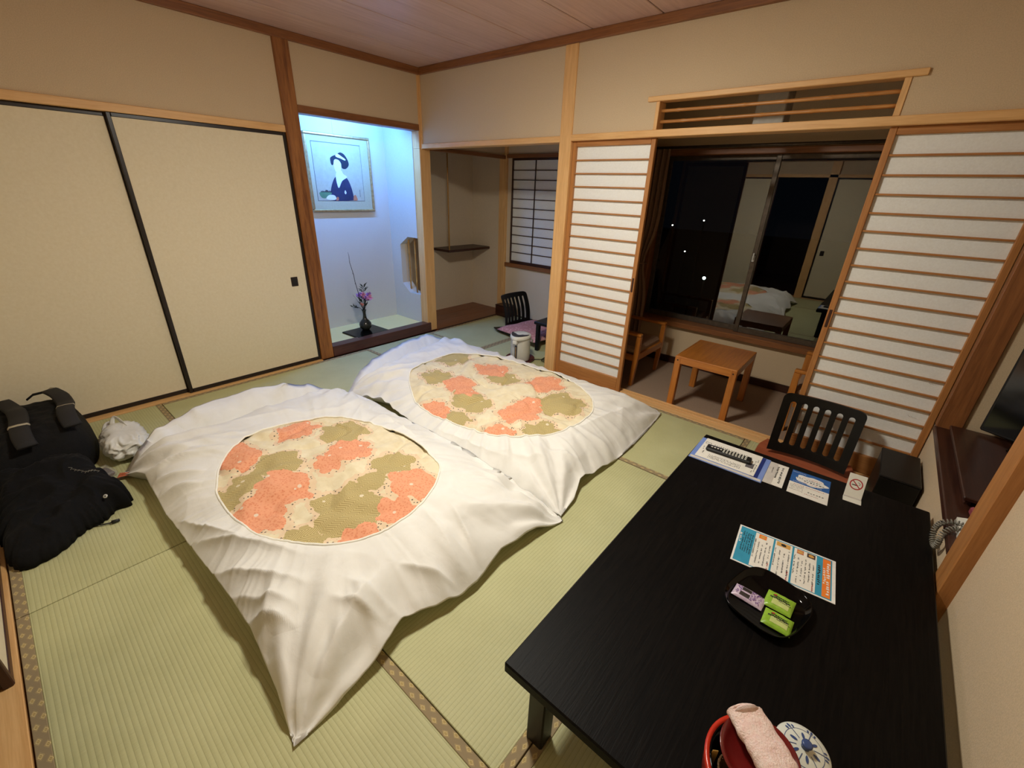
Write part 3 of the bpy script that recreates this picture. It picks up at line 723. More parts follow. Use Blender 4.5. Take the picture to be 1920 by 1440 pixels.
make_futon('far futon with white cover and patterned oval, next to the alcove and pillar',
    [(2.775, -1.50), (2.70, -.115), (.52, -.16), (.83, -1.50)],
    [[(2.76, -1.36), (2.715, -1.24), (2.725, -1.07), (2.74, -.92), (2.74, -.65), (2.725, -.41)],
     [(2.45, -.19), (2.1, -.20), (1.6, -.17), (1.0, -.18)],
     [(.47, -.45), (.53, -.75), (.66, -1.15)],
     [(1.2, -1.44), (1.7, -1.50), (2.3, -1.52)]],
    far_oval, .185, 9.0, fO, fG,
    [((2.6, -.25), (2.5, -1.0), .014, .04), ((2.72, -1.15), (2.5, -1.25), .018, .03), ((2.2, -1.45), (2.6, -1.30), .014, .03), ((1.8, -1.46), (2.4, -1.42), .014, .025), ((1.0, -1.42), (1.15, -1.1), .018, .03), ((.95, -1.38), (1.05, -.9), .012, .03), ((2.55, -.6), (2.72, -.5), .014, .03)],
    [0.0, .02, .02, .06], (1, 1, 1.9, 1))
# mattresses under the covers
def mattress(label, x0, x1, y0, y1, h):
    cx, cy = (x0 + x1) / 2, (y0 + y1) / 2; w, d = (x1 - x0) / 2, (y1 - y0) / 2
    m = MB(); n = 96; prof = [(.88, 0), (.97, .1), (1, .4), (1, .62), (.985, .85), (.95, 1), (.8, 1), (0, 1)]
    for s, q in prof:
        for k in range(n):
            a = 2 * PI * k / n; ca, sa = math.cos(a), math.sin(a); e = .16
            m.v.append((w * (abs(ca) ** e) * (1 if ca >= 0 else -1) * (1 - (1 - s) * .25), d * (abs(sa) ** e) * (1 if sa >= 0 else -1) * (1 - (1 - s) * .35) if s else 0, h * q))
            if s == 0: m.v[-1] = (0, 0, h)
    for j in range(len(prof) - 1):
        for k in range(n): m.f.append((j * n + k, j * n + (k + 1) % n, (j + 1) * n + (k + 1) % n, (j + 1) * n + k))
    tag(m.build('mattress', 'cotton', None, True, loc=(cx, cy, .003)), label, 'mattress')
mattress('white floor mattress peeking out under the near futon', .73, 2.5, -2.67, -1.62, .085)
qc = MB()
def qcf(u, v):
    a = (u - .5) * .9; L = .13 * v
    return (-.02 - L * math.cos(a) * .6 + .02 * v * math.sin(u * 14), -L * math.sin(a) - .03 * v, .012 + .035 * (1 - v) * math.cos(a * 2) + .008 * math.sin(u * 20) * v)
qc.grid(qcf, 16, 10)
m_or = plain('quilt_orange', srgb(222, 132, 92), .8, srgb(190, 92, 58), 90)
qc.build('quilt_corner', 'quilt_orange', near_futon, True, label='orange quilt corner poking out of the cover', loc=(.98 - near_futon.location.x, -2.76 - near_futon.location.y, 0))
# ================================================================= LOW TABLE AND WHAT LIES ON IT
TZ = .33
tb = thing('low_table', 'long low black table with oak grain top at the right', 'table', (3.603, -1.582, 0))
MB().box(-.437, .437, -.79, .79, TZ - .034, TZ, .004).build('table_top', 'table_oak', tb)
for sx in (-1, 1):
    for sy in (-1, 1):
        x, y = sx * .355, sy * .718; MB().box(x - .027, x + .027, y - .027, y + .027, 0, TZ - .034, .004).build('leg', 'lacquer_black', tb)
MB().box(-.33, .33, -.73, -.70, TZ - .075, TZ - .034, .002).build('apron', 'lacquer_black', tb); MB().box(-.33, .33, .70, .73, TZ - .075, TZ - .034, .002).build('apron', 'lacquer_black', tb)
MB().box(-.37, -.34, -.69, .69, TZ - .075, TZ - .034, .002).build('apron', 'lacquer_black', tb); MB().box(.34, .37, -.69, .69, TZ - .075, TZ - .034, .002).build('apron', 'lacquer_black', tb)

def quad(m, x0, x1, y0, y1, z): return m.box(x0, x1, y0, y1, z, z + .0003)
def text_bars(m, x, y, length, size, z, vertical=False, seed=0, density=1.0):
    """a printed line: runs of small stroke groups standing for the tiny illegible characters"""
    rnd = random.Random(seed); p = 0
    while p < length:
        w = size * rnd.uniform(.6, 1.0)
        if rnd.random() < .9 * density:
            for k in range(3):
                a = rnd.uniform(0, .5) * size; b = rnd.uniform(.3, .55) * size
                if vertical: quad(m, x + a, x + a + b, y - p - w, y - p - w * rnd.uniform(.1, .5), z + k * .0001)
                else: quad(m, x + p, x + p + w * rnd.uniform(.55, .95), y + a, y + a + b * .6, z + k * .0001)
        p += size * 1.12
    return m
# plastic folder with house guide sheet
fo = thing('folder', 'blue plastic folder at the far left corner of the black table', 'folder', (3.325, -.952, TZ), .02)
MB().box(-.155, .155, -.112, .112, 0, .004, .001).build('cover', 'folder_blue', fo)
MB().box(.105, .135, -.106, .108, .004, .0046).build('navy_strip', 'folder_navy', fo)
MB().box(-.15, .15, -.109, -.092, .004, .0052).build('page_edges', 'paper_grey', fo)
pp = thing('guide_sheet', 'white printed sheet on the blue folder under the remote control', 'paper', (3.317, -.938, TZ + .0047), .02)
MB().box(-.127, .127, -.10, .10, 0, .0008).build('sheet', 'paper_white', pp)
m = MB()
text_bars(m, -.08, .052, .165, .0085, .0008, seed=1)
for i in range(5): text_bars(m, -.075, -.052 - i * .008, .14, .0055, .0008, seed=10 + i)
for i in range(2): text_bars(m, .108 + i * .008, .06, .13, .005, .0008, True, 20 + i, .6)
text_bars(m, -.118, .012, .03, .007, .0008, True, 31); text_bars(m, -.108, -.03, .03, .006, .0008, True, 32)
for a in ((-.12, -.095, .044, .046), (-.12, -.095, .060, .062), (-.12, -.1185, .044, .062), (-.0965, -.095, .044, .062)): quad(m, *a, .0008)
m.build('printed_text', 'ink_black', pp, kind='stuff')
rc = thing('remote_control', 'black remote control with rows of pale buttons on the white sheet', 'remote control', (3.313, -.938, TZ + .0057), .06)
MB().box(-.098, .098, -.024, .024, 0, .017, .005).build('body', 'rubber_black', rc)
m0 = None
for i in range(12):
    for j in range(3):
        if i < 4 and j != 1: continue
        x, y = -.075 + i * .0135, -.014 + j * .014
        if m0 is None: m0 = MB().box(-.0042, .0042, -.0038, .0038, 0, .002, .0008).build('button', 'white_plastic', rc, loc=(x, y, .017))
        else: share(m0, 'button', rc, (x, y, .017))
MB().box(-.09, -.03, .002, .018, .017, .0175).build('display', 'dark_grey', rc)
bx_ = thing('grey_piece', 'small flat grey piece next to the remote control', 'card', (3.412, -.957, TZ + .0057), .06)
MB().box(-.016, .016, -.022, .022, 0, .001).build('card', 'ink_grey', bx_)  # plain thin grey piece at the end of the remote
en = thing('envelope', 'white printed envelope between the folder and the blue leaflet', 'envelope', (3.515, -.938, TZ), .03)
MB().box(-.042, .040, -.10, .098, 0, .0012).build('sheet', 'paper_white', en)
MB().box(-.042, -.002, -.097, .094, .0012, .0022).build('flap', 'paper_grey', en)
m = MB(); text_bars(m, .016, .075, .145, .011, .0012, True, 41); text_bars(m, -.001, .07, .11, .008, .0022, True, 42); text_bars(m, -.018, .05, .05, .005, .0022, True, 43)
m.build('printed_text', 'ink_black', en, kind='stuff')
# blue leaflet with a white cloud
lf = thing('leaflet', 'small blue and white leaflet with a cloud shape on the black table', 'leaflet', (3.644, -.939, TZ), .04)
MB().box(-.072, .072, -.101, .101, 0, .0008).build('sheet', 'paper_white', lf)
quad(MB(), -.072, .072, -.005, .101, .0008).build('blue_half', 'ink_blue', lf)
cl = []
for k in range(40):
    a = 2 * PI * k / 40; q = 1 + .09 * math.cos(5 * a + .6) + .05 * math.cos(8 * a)
    cl.append((.004 + .058 * q * math.cos(a), .042 + .036 * q * math.sin(a)))
MB().prism(cl, .0011, .0014).build('white_cloud', 'ink_white', lf)
m = MB(); text_bars(m, -.05, .040, .085, .008, .0014, seed=51); text_bars(m, -.022, .026, .072, .010, .0014, seed=52)
for i in range(4): text_bars(m, -.066, -.032 - i * .012, .05, .005, .0008, seed=53 + i)
text_bars(m, .0, -.058, .06, .009, .0008, seed=58); m.build('printed_text', 'ink_black', lf, kind='stuff')
m = MB(); text_bars(m, -.03, .055, .07, .006, .0014, seed=61); text_bars(m, -.02, .016, .05, .005, .0014, seed=60); m.build('orange_text', 'ink_orange', lf, kind='stuff')
m = MB(); text_bars(m, -.055, -.02, .11, .005, .0008, seed=62); text_bars(m, -.01, -.075, .05, .005, .0008, seed=63); m.build('red_text', 'ink_signred', lf, kind='stuff')
m = MB(); text_bars(m, -.068, .085, .05, .005, .0011, seed=64); text_bars(m, -.06, .004, .11, .005, .0011, seed=65); m.build('white_text', 'ink_white', lf, kind='stuff')
# no smoking sign: folded card
ns = thing('no_smoking_sign', 'white folded no smoking sign card on the black table', 'sign', (3.792, -.905, TZ), .06)
al = .62
MB().box(-.030, .030, 0, .0016, 0, .098, .0006).build('sign_face', 'white_plastic', ns, loc=(0, 0, .004), rot=(-al, 0, 0))
MB().box(-.031, .031, -.052, -.004, .002, .0036, .0006).build('foot', 'white_plastic', ns, rot=(.10, 0, 0))
MB().box(-.030, .030, -.006, .004, 0, .006, .001).build('hinge', 'paper_grey', ns)
def sign_part(mb, nm, mt): return mb.build(nm, mt, ns, loc=(0, 0, .004), rot=(-al, 0, 0))
ri_, ro_ = .0185, .0225; m = MB(); cz = .056
for k in range(36):
    a0, a1 = 2 * PI * k / 36, 2 * PI * (k + 1) / 36
    m.add([(ri_ * math.cos(a0), -.0004, cz + ri_ * math.sin(a0)), (ro_ * math.cos(a0), -.0004, cz + ro_ * math.sin(a0)), (ro_ * math.cos(a1), -.0004, cz + ro_ * math.sin(a1)), (ri_ * math.cos(a1), -.0004, cz + ri_ * math.sin(a1))], [(0, 1, 2, 3)])
c45 = math.sqrt(.5); w = .0018
m.add([((-.019 * c45 - w * c45), -.0005, cz + .019 * c45 - w * c45), ((-.019 * c45 + w * c45), -.0005, cz + .019 * c45 + w * c45), (.019 * c45 + w * c45, -.0005, cz - .019 * c45 + w * c45), (.019 * c45 - w * c45, -.0005, cz - .019 * c45 - w * c45)], [(0, 1, 2, 3)])
sign_part(m, 'red_ring', 'ink_signred')
m = MB().box(-.014, .006, -.0003, -.0001, cz - .0055, cz - .0015); m.tube([(.009, -.0003, cz - .001), (.013, -.0003, cz + .004), (.009, -.0003, cz + .008), (.004, -.0003, cz + .010)], .0008, 5)
sign_part(m, 'cigarette', 'ink_black')
# coloured menu sheet
mn = thing('menu_sheet', 'laminated menu sheet with teal and orange print beside the oval tray', 'menu', (3.644, -1.483, TZ), .092)
MB().box(-.148, .148, -.103, .103, 0, .0012).build('sheet', 'ink_white', mn)
quad(MB(), -.142, .138, -.097, .097, .0012).build('teal_ground', 'ink_teal', mn)
for a, b in ((-.093, -.036), (-.030, .022), (.028, .094)): quad(MB(), a, b, -.094, .092, .0015).build('white_panel', 'paper_white', mn)
quad(MB(), .112, .134, -.093, .093, .0016).build('orange_heading', 'ink_orange', mn)
m = MB(); sd_ = 70
for a, b, n_ in ((-.092, -.046, 5), (-.029, .012, 4), (.029, .084, 6)):
    for i in range(n_):
        sd_ += 1; text_bars(m, a + i * (b - a) / max(1, n_ - 1), .055 - (i % 3) * .01, .10 + (i % 2) * .025, .0048, .0018, True, sd_, .85)
for i in range(5): text_bars(m, -.131 + i * .007, .075 - i * .002, .11, .0052, .0015, True, 90 + i)
text_bars(m, .098, .05, .10, .009, .0015, True, 99)
m.build('printed_text', 'ink_black', mn, kind='stuff')
m = MB(); text_bars(m, .1225, .075, .15, .010, .0019, True, 101); text_bars(m, .113, .045, .08, .009, .0019, True, 102); text_bars(m, -.1415, .06, .05, .008, .0015, True, 103); m.build('white_text', 'ink_white', mn, kind='stuff')
m = MB(); text_bars(m, -.044, -.05, .04, .005, .0018, True, 104); text_bars(m, .013, -.05, .04, .005, .0018, True, 105); text_bars(m, .084, -.05, .04, .005, .0018, True, 106); m.build('red_text', 'ink_signred', mn, kind='stuff')
for nm, x0, x1, mt in (('snack_picture', -.082, -.058, 'ink_orange'), ('snack_picture', -.026, .016, 'ink_yellow'), ('snack_picture', .066, .090, 'food_brown'), ('snack_picture', .036, .056, 'ink_red')):
    q = quad(MB(), x0, x1, .066, .089, .0018).build(nm, mt, mn)
    MB().prism([((x0 + x1) / 2 + .008 * math.cos(k * PI / 6) * (1 + .2 * math.sin(k * 3)), .077 + .007 * math.sin(k * PI / 6)) for k in range(12)], .0022, .0024).build('picture_shape', 'ink_yellow' if mt != 'ink_yellow' else 'ink_black', q)
# oval black tray with sachets
ty = thing('serving_tray', 'oval glossy black tray with small sweets on the black table', 'tray', (3.640, -1.716, TZ), -.25)
plain('gloss_black', srgb(9, 8, 8), .07, srgb(6, 6, 6), 20, Specular_IOR_Level=.22)
m = MB(); n = 72; prof = [(0, .004), (.84, .004), (.89, .006), (.97, .022), (1.0, .024), (1.0, .021), (.93, .002), (.86, 0), (0, 0)]
for s, z in prof:
    for k in range(n):
        a = 2 * PI * k / n; ca, sa = math.cos(a), math.sin(a); e = .62
        m.v.append((.101 * s * abs(ca) ** e * (1 if ca > 0 else -1), .118 * s * abs(sa) ** e * (1 if sa > 0 else -1), z))
for j in range(len(prof) - 1):
    for k in range(n): m.f.append((j * n + k, j * n + (k + 1) % n, (j + 1) * n + (k + 1) % n, (j + 1) * n + k))
m.build('dish', 'gloss_black', ty, True)
def sachet(name, label, w, d, h, mt, loc, rz, group=None, tilt=(0, 0)):
    r = thing(name, label, 'snack', loc, rz, group); r.rotation_euler = (tilt[0], tilt[1], rz)
    def fn(u, v):
        x, y = (u - .5) * w, (v - .5) * d
        e = (max(0, 1 - abs(2 * u - 1) ** 3) * max(0, 1 - abs(2 * v - 1) ** 4)) ** .6
        return (x, y, .0015 + h * e + .0012 * nz(x, y, 90, w * 99) * (1 if .05 < u < .95 else .2))
    m = MB(); m.grid(fn, 24, 20)
    m.add([(-w / 2, -d / 2, .0005), (w / 2, -d / 2, .0005), (w / 2, d / 2, .0005), (-w / 2, d / 2, .0005)], [(0, 3, 2, 1)])
    m.build('wrapper', mt, r, True)
    return r, fn
def on_sachet(r, fn, nm, mt, u0, u1, v0, v1, lift=.0006, n=8):
    m = MB(); m.grid(lambda a, b: tuple(Vector(fn(u0 + (u1 - u0) * a, v0 + (v1 - v0) * b)) + Vector((0, 0, lift))), n, n); m.build(nm, mt, r, True)
for i, (x, y, rz, lab, tl) in enumerate(((3.670, -1.696, -.06, 'green sweet sachet at the back of the oval tray, next to the menu', (.10, -.05)), (3.679, -1.765, -.02, 'green sweet sachet at the front of the oval tray', (0, .0)))):
    r, fn = sachet('sachet', lab, .074, .064, .008, 'sachet_green', (x, y, TZ + .006 + (.005 if i == 0 else 0)), rz, 'green sachets on the oval tray', tl)
    on_sachet(r, fn, 'pale_oval', 'sachet_pale', .25, .85, .2, .55)
    for k, (a, b, c_, d_) in enumerate(((.22, .78, .66, .72), (.14, .84, .54, .62), (.45, .9, .46, .49))):
        m = MB(); rnd = random.Random(i * 9 + k); p = a
        while p < b:
            q = min(b, p + rnd.uniform(.03, .07)); o = rnd.uniform(-.02, .02)
            m.grid(lambda s, w_, p=p, q=q, o=o: tuple(Vector(fn(p + (q - p) * s, c_ + o + (d_ - c_) * w_)) + Vector((0, 0, .0011))), 2, 2); p = q + .012
        m.build('printed_text', 'ink_black', r, kind='stuff')
    on_sachet(r, fn, 'red_mark', 'ink_signred', .24, .34, .70, .78, .0012, 4)
r, fn = sachet('sachet', 'lilac and white sweet packet at the left of the oval tray', .086, .052, .009, 'sachet_lilac', (3.594, -1.728, TZ + .006), -.08)
on_sachet(r, fn, 'clear_window', 'biscuit', .24, .54, .58, .86); on_sachet(r, fn, 'clear_window', 'biscuit', .22, .54, .14, .44)
m = MB(); rnd = random.Random(5)
for k in range(60):
    a, b = rnd.uniform(.55, .86), rnd.uniform(.08, .9); m.grid(lambda s, w_, a=a, b=b: tuple(Vector(fn(a + .03 * s, b + .05 * w_)) + Vector((0, 0, .001))), 2, 2)
for k in range(14):
    a, b = rnd.uniform(.06, .2), rnd.uniform(.1, .85); m.grid(lambda s, w_, a=a, b=b: tuple(Vector(fn(a + .03 * s, b + .07 * w_)) + Vector((0, 0, .001))), 2, 2)
m.build('violet_print', 'sachet_violet', r, kind='stuff')
# tea things at the near end
tub = thing('tea_tub', 'round red lacquer tea tub at the bottom edge of the picture', 'tub', (3.732, -2.232, TZ))
MB().lathe([(.100, .0), (.106, .004), (.113, .068), (.113, .072), (.104, .072), (.098, .010), (0, .010)], 56).build('wall', 'red_lacquer', tub, True)
MB().lathe([(.0975, .011), (.1035, .071), (.1, .071), (.094, .0115), (0, .0115)], 56).build('inner_lining', 'gloss_black', tub, True)
bk = thing('wicker_holder', 'small brown woven holder inside the red tub', 'holder', (3.683, -2.262, TZ + .012))
m = MB()
for k in range(18):
    a = 2 * PI * k / 18; m.tube([(.020 * math.cos(a), .020 * math.sin(a), 0), (.031 * math.cos(a), .031 * math.sin(a), .058)], .0016, 5)
m.build('upright_strands', 'wicker', bk, kind='stuff')
m = MB()
for z in (.008, .02, .032, .044, .056): m.tube([((.020 + .011 * z / .058) * math.cos(2 * PI * k / 24), (.020 + .011 * z / .058) * math.sin(2 * PI * k / 24), z) for k in range(25)], .0018, 5, False)
m.build('rings', 'wicker', bk, kind='stuff'); MB().lathe([(0, .001), (.018, .001), (.028, .05)], 24, caps=(True, False)).build('lining', 'wicker', bk, True)
MB().box(-.006, .006, -.0012, .0012, 0, .066, .001).build('blade', 'bamboo_pale', thing('bamboo_spoon', 'flat bamboo tea scoop standing in the red tub', 'scoop', (3.642, -2.256, TZ + .012), .6))
bo = thing('lacquer_bowl', 'dark red lacquer bowl holding a pink towel on the red tub', 'bowl', (3.712, -2.218, TZ + .069), 0); bo.rotation_euler = (.10, -.06, 0)
MB().lathe([(.028, 0), (.030, .006), (.045, .010), (.064, .022), (.072, .036), (.070, .037), (.060, .024), (.042, .014), (0, .012)], 48).build('shell', 'dark_red_lacquer', bo, True)
tw = thing('hand_towel', 'rolled pale pink terry hand towel lying across the dark red bowl', 'towel', (3.708, -2.206, TZ + .100), -.80)
def twf(u, v):
    x = (v - .5) * .125; a = 2 * PI * u; rr = .031 + .0025 * math.sin(3 * a + 22 * x) + .003 * nz(math.cos(a), x * 30, 2, 3)
    sp = 1 + .10 * math.cos(a + .5)
    return (x + .004 * math.sin(a * 2), rr * sp * math.cos(a) * 1.25, .014 + rr * .72 * math.sin(a) + .004 * math.sin(x * 30))
m = MB(); m.grid(twf, 48, 40, True); m.build('roll', 'towel', tw, True)
sp = []
for k in range(60):
    a = k * .32; rr = .004 + .026 * k / 60; sp.append((-.0635 - .0008 * math.sin(k), rr * 1.2 * math.cos(a), .014 + rr * .72 * math.sin(a)))
MB().tube(sp, .0028, 6).build('rolled_end', 'towel', tw, True)
MB().lathe([(0, -.006), (.024, -.006), (.029, 0)], 20).build('end_fill', 'towel', tw, True, loc=(-.056, 0, .014), rot=(0, PI / 2, 0))
ld = thing('porcelain_lid', 'white porcelain cup lid with blue flower pattern and blue knob', 'lid', (3.779, -2.134, TZ + .074), .35); ld.rotation_euler = (.06, .04, .35)
def lid_z(rr): return .016 * (1 - (rr / .052) ** 2) ** .8 if rr < .052 else 0
MB().lathe([(0, .0), (.048, 0), (.052, .001)] + [(.052 * q, .001 + lid_z(.052 * q)) for q in (.98, .94, .88, .8, .7, .55, .4, .2, 0)], 48).build('dome', 'porcelain', ld, True)
MB().lathe([(.008, 0), (.007, .005), (.010, .010), (.010, .013), (.007, .0145), (0, .015)], 24, (0, 0, .016)).build('knob', 'pattern_blue', ld, True)
m = MB()
for k in range(48):
    a0, a1 = 2 * PI * k / 48, 2 * PI * (k + 1) / 48
    for r_ in (.036,):
        z0 = .0014 + lid_z(r_); z1 = .0014 + lid_z(r_ + .001)
        m.add([(r_ * math.cos(a0), r_ * math.sin(a0), z0), ((r_ + .001) * math.cos(a0), (r_ + .001) * math.sin(a0), z1), ((r_ + .001) * math.cos(a1), (r_ + .001) * math.sin(a1), z1), (r_ * math.cos(a1), r_ * math.sin(a1), z0)], [(0, 1, 2, 3)])
for k in range(6):
    a = 2 * PI * k / 6
    for (r1, r2, wd) in ((.016, .048, .0007),):
        pts = [(q, .0016 + lid_z(q)) for q in [r1 + (r2 - r1) * j / 8 for j in range(9)]]
        for j in range(8):
            (q0, z0), (q1, z1) = pts[j], pts[j + 1]; cx_, sx_ = math.cos(a), math.sin(a)
            m.add([(q0 * cx_ - wd * sx_, q0 * sx_ + wd * cx_, z0), (q0 * cx_ + wd * sx_, q0 * sx_ - wd * cx_, z0), (q1 * cx_ + wd * sx_, q1 * sx_ - wd * cx_, z1), (q1 * cx_ - wd * sx_, q1 * sx_ + wd * cx_, z1)], [(0, 1, 2, 3)])
    for (rc_, L_, W_, off) in ((.022, .007, .0028, .5), (.043, .005, .0022, 0), (.041, .004, .002, .16), (.041, .004, .002, -.16)):
        aa = a + off if off == .5 else a + off
        ca, sa = math.cos(aa), math.sin(aa); poly = []
        for j in range(10):
            b = 2 * PI * j / 10; q, s_ = rc_ + L_ * math.cos(b), W_ * math.sin(b); x, y = q * ca - s_ * sa, q * sa + s_ * ca
            poly.append((x, y, .0018 + lid_z(min(.0515, math.hypot(x, y)))))
        m.add(poly, [tuple(range(10))])
m.build('blue_pattern', 'pattern_blue', ld, kind='stuff')
# ================================================================= FLOOR CHAIRS
def zaisu(label, loc, rz, seat_mat='seat_ply', kick=.0):
    """sitter faces local -y ; back stands at local y=0"""
    r = thing('floor_chair', label, 'chair', loc, rz, 'legless floor chairs with slatted backs')
    # moulded back: bars between six rounded slots
    W, hz0, hz1 = .196, .075, .405; z0s, z1s = .105, .362; nsl = 6; rr = .0140; pitch = .0560
    cs = [(-2.5 + i) * pitch for i in range(nsl)]
    def pos(x, z, yoff):
        f = (z - hz0) / (hz1 - hz0); wx = 1 + .02 * f
        y = .02 + .085 * f + kick * .05 * math.sin(PI * f) * -1 - .10 * (x * x) / .04 * .35
        return (x * wx, y + yoff, z)
    zs = [z0s + (z1s - z0s) * j / 16 for j in range(17)]
    zs = sorted(set([z0s + rr * (1 - math.cos(PI / 2 * j / 5)) for j in range(6)] + [z1s - rr * (1 - math.cos(PI / 2 * j / 5)) for j in range(6)] + [z for z in zs if z0s + rr < z < z1s - rr]))
    def hw(z):
        if z < z0s + rr: q = z0s + rr - z
        elif z > z1s - rr: q = z - (z1s - rr)
        else: return rr
        return math.sqrt(max(0, rr * rr - q * q))
    def outer(z):
        c = .03
        if z > hz1 - c: return W - c + math.sqrt(max(0, c * c - (z - hz1 + c) ** 2))
        return W
    T = .012; m = MB()
    def strip(lf, rf, zz):
        n0 = len(m.v); k = len(zz)
        for yo in (0, T):
            for z in zz: m.v.append(pos(lf(z), z, yo)); m.v.append(pos(rf(z), z, yo))
        F = lambda s, j, e: n0 + s * 2 * k + j * 2 + e
        for j in range(k - 1):
            m.f += [(F(0, j, 0), F(0, j, 1), F(0, j + 1, 1), F(0, j + 1, 0)), (F(1, j, 1), F(1, j, 0), F(1, j + 1, 0), F(1, j + 1, 1)),
                    (F(0, j, 0), F(0, j + 1, 0), F(1, j + 1, 0), F(1, j, 0)), (F(0, j, 1), F(1, j, 1), F(1, j + 1, 1), F(0, j + 1, 1))]
        m.f += [(F(0, 0, 0), F(1, 0, 0), F(1, 0, 1), F(0, 0, 1)), (F(0, k - 1, 0), F(0, k - 1, 1), F(1, k - 1, 1), F(1, k - 1, 0))]
    for i in range(nsl + 1):
        lf = (lambda z: -outer(z)) if i == 0 else (lambda z, c=cs[i - 1]: c + hw(z))
        rf = (lambda z: outer(z)) if i == nsl else (lambda z, c=cs[i]: c - hw(z))
        m2, m = m, MB(); strip(lf, rf, zs); m.build('back_slat', 'lacquer_black', r); m = m2
    def rail(za, zb, nm):
        global _
        mm = MB(); nx = 16; zz = [za + (zb - za) * j / 8 for j in range(9)]
        for yo in (0, T):
            for z in zz:
                for i in range(nx + 1):
                    o = outer(z); mm.v.append(pos(-o + 2 * o * i / nx, z, yo))
        S = (nx + 1) * 9
        for s in (0, 1):
            for j in range(8):
                for i in range(nx): a = s * S + j * (nx + 1) + i; mm.f.append((a, a + 1, a + nx + 2, a + nx + 1))
        for i in range(nx): mm.f += [(i, i + 1, S + i + 1, S + i), (8 * (nx + 1) + i, 8 * (nx + 1) + i + 1, S + 8 * (nx + 1) + i + 1, S + 8 * (nx + 1) + i)]
        for j in range(8): a = j * (nx + 1); mm.f += [(a, a + nx + 1, S + a + nx + 1, S + a), (a + nx, a + 2 * nx + 1, S + a + 2 * nx + 1, S + a + nx)]
        mm.build(nm, 'lacquer_black', r)
    rail(z1s, hz1, 'top_rail'); rail(hz0 - .018, z0s, 'bottom_rail')
    # bent plywood seat
    def st(u, v):
        y = -.46 + .58 * v; w = .25 - .02 * (1 - v) ** 2 - .03 * max(0, v - .85) / .15
        x = (u - .5) * 2 * w; yy = y - .07 * (abs(2 * u - 1) ** 2) * (0 if v < .5 else -(v - .5)) - .05 * (1 - (2 * u - 1) ** 2) * max(0, v - .6)
        return (x, yy, .024 + .035 * max(0, v - .6) ** 1.2 + .006 * (2 * u - 1) ** 2)
    mm = MB(); mm.grid(st, 20, 16); n0 = len(mm.v); mm.grid(lambda u, v: tuple(Vector(st(u, v)) - Vector((0, 0, .012))), 20, 16)
    for i in range(19): mm.f += [(i, n0 + i, n0 + i + 1, i + 1), (15 * 20 + i, 15 * 20 + i + 1, n0 + 15 * 20 + i + 1, n0 + 15 * 20 + i)]
    for j in range(15): mm.f += [(j * 20, (j + 1) * 20, n0 + (j + 1) * 20, n0 + j * 20), (j * 20 + 19, n0 + j * 20 + 19, n0 + (j + 1) * 20 + 19, (j + 1) * 20 + 19)]
    mm.build('seat', seat_mat, r, 40)
    for sx in (-1, 1): MB().box(sx * .16 - .02, sx * .16 + .02, -.40, .0, 0, .014, .003).build('runner', 'lacquer_black', r)
    return r
zaisu('black slatted floor chair with reddish plywood seat at the far end of the black table', (3.585, -.17, 0), 0.0)
zaisu('black slatted floor chair with a mauve cushion in the bay behind the pot', (.645, .72, 0), PI / 2 - .06, 'lacquer_black', .5)
cu = MB()
def cuf(s):
    def fn(u, v):
        a, b = 2 * u - 1, 2 * v - 1; e = ((1 - a ** 4) * (1 - b ** 4)) ** .5
        k = 1 - .05 * (1 - abs(a) ** 2) * abs(b) ** 3
        return (a * .31 * (1 - .05 * (1 - b * b) * abs(a) ** 3), b * .28 * k, .04 + s * (.058 if s > 0 else .03) * e + (.012 * nz(a, b, 2, 4) * e if s > 0 else 0))
    return fn
cu.grid(cuf(1), 30, 30); cu.grid(cuf(-1), 30, 30)
tag(cu.build('floor_cushion', 'cushion_print', None, True, loc=(.945, .655, .030), rot=(.02, -.03, -.2)), 'mauve floor cushion with tiny pale blossoms on the bay floor chair', 'cushion')
# ---- electric hot water pot on a round tray
pt_ = thing('pot_tray', 'round dark red tray under the hot water pot', 'tray', (1.262, .022, 0))
MB().lathe([(.118, 0), (.128, .004), (.136, .022), (.132, .022), (.124, .007), (0, .006)], 48).build('dish', 'tray_red', pt_, True)
ap = thing('hot_water_pot', 'white electric hot water pot on a red tray beside the pillar', 'water pot', (1.262, .022, .007), .2)   # front is local -y
m = MB()
def potr(a, z):
    f = .5 - .5 * math.cos(a)  # 0 at back
    return .092 - .006 * (z / .23)
prof = [(.07, 0), (.088, .003), (.092, .012), (.089, .195), (.090, .200), (.090, .214)]
MB().lathe(prof, 48).build('body', 'white_plastic', ap, 50)
def lidpt(a, q, z):
    ca, sa = math.cos(a), math.sin(a); ext = .030 * max(0, -sa) ** 3
    return ((.094 * ca) * q, (.094 * sa - ext) * q, z)
m = MB(); n = 48
for q, z in ((.9, .205), (1.0, .210), (1.02, .222), (1.0, .236), (.94, .243), (.6, .250), (0, .252)):
    for k in range(n): m.v.append(lidpt(2 * PI * k / n, q, z))
for j in range(6):
    for k in range(n): m.f.append((j * n + k, j * n + (k + 1) % n, (j + 1) * n + (k + 1) % n, (j + 1) * n + k))
m.build('lid', 'white_plastic', ap, 60)
m = MB(); pol = []
for k in range(25):
    a = PI + PI * k / 24; pol.append(lidpt(a, .90, 0)[:2])
m.prism([(p[0], p[1]) for p in pol] + [(.05, -.028), (0, -.040), (-.05, -.028)], .2455, .2505); m.build('control_panel', 'dark_grey', ap)
MB().box(-.022, .022, -.128, -.085, .172, .212, .008).build('spout', 'white_plastic', ap)
MB().box(-.013, .013, -.0945, -.085, .03, .155, .006).build('water_gauge', 'dark_grey', ap)
MB().box(-.006, .006, -.0955, -.09, .04, .145, .003).build('gauge_glass', 'gold_metal', ap)
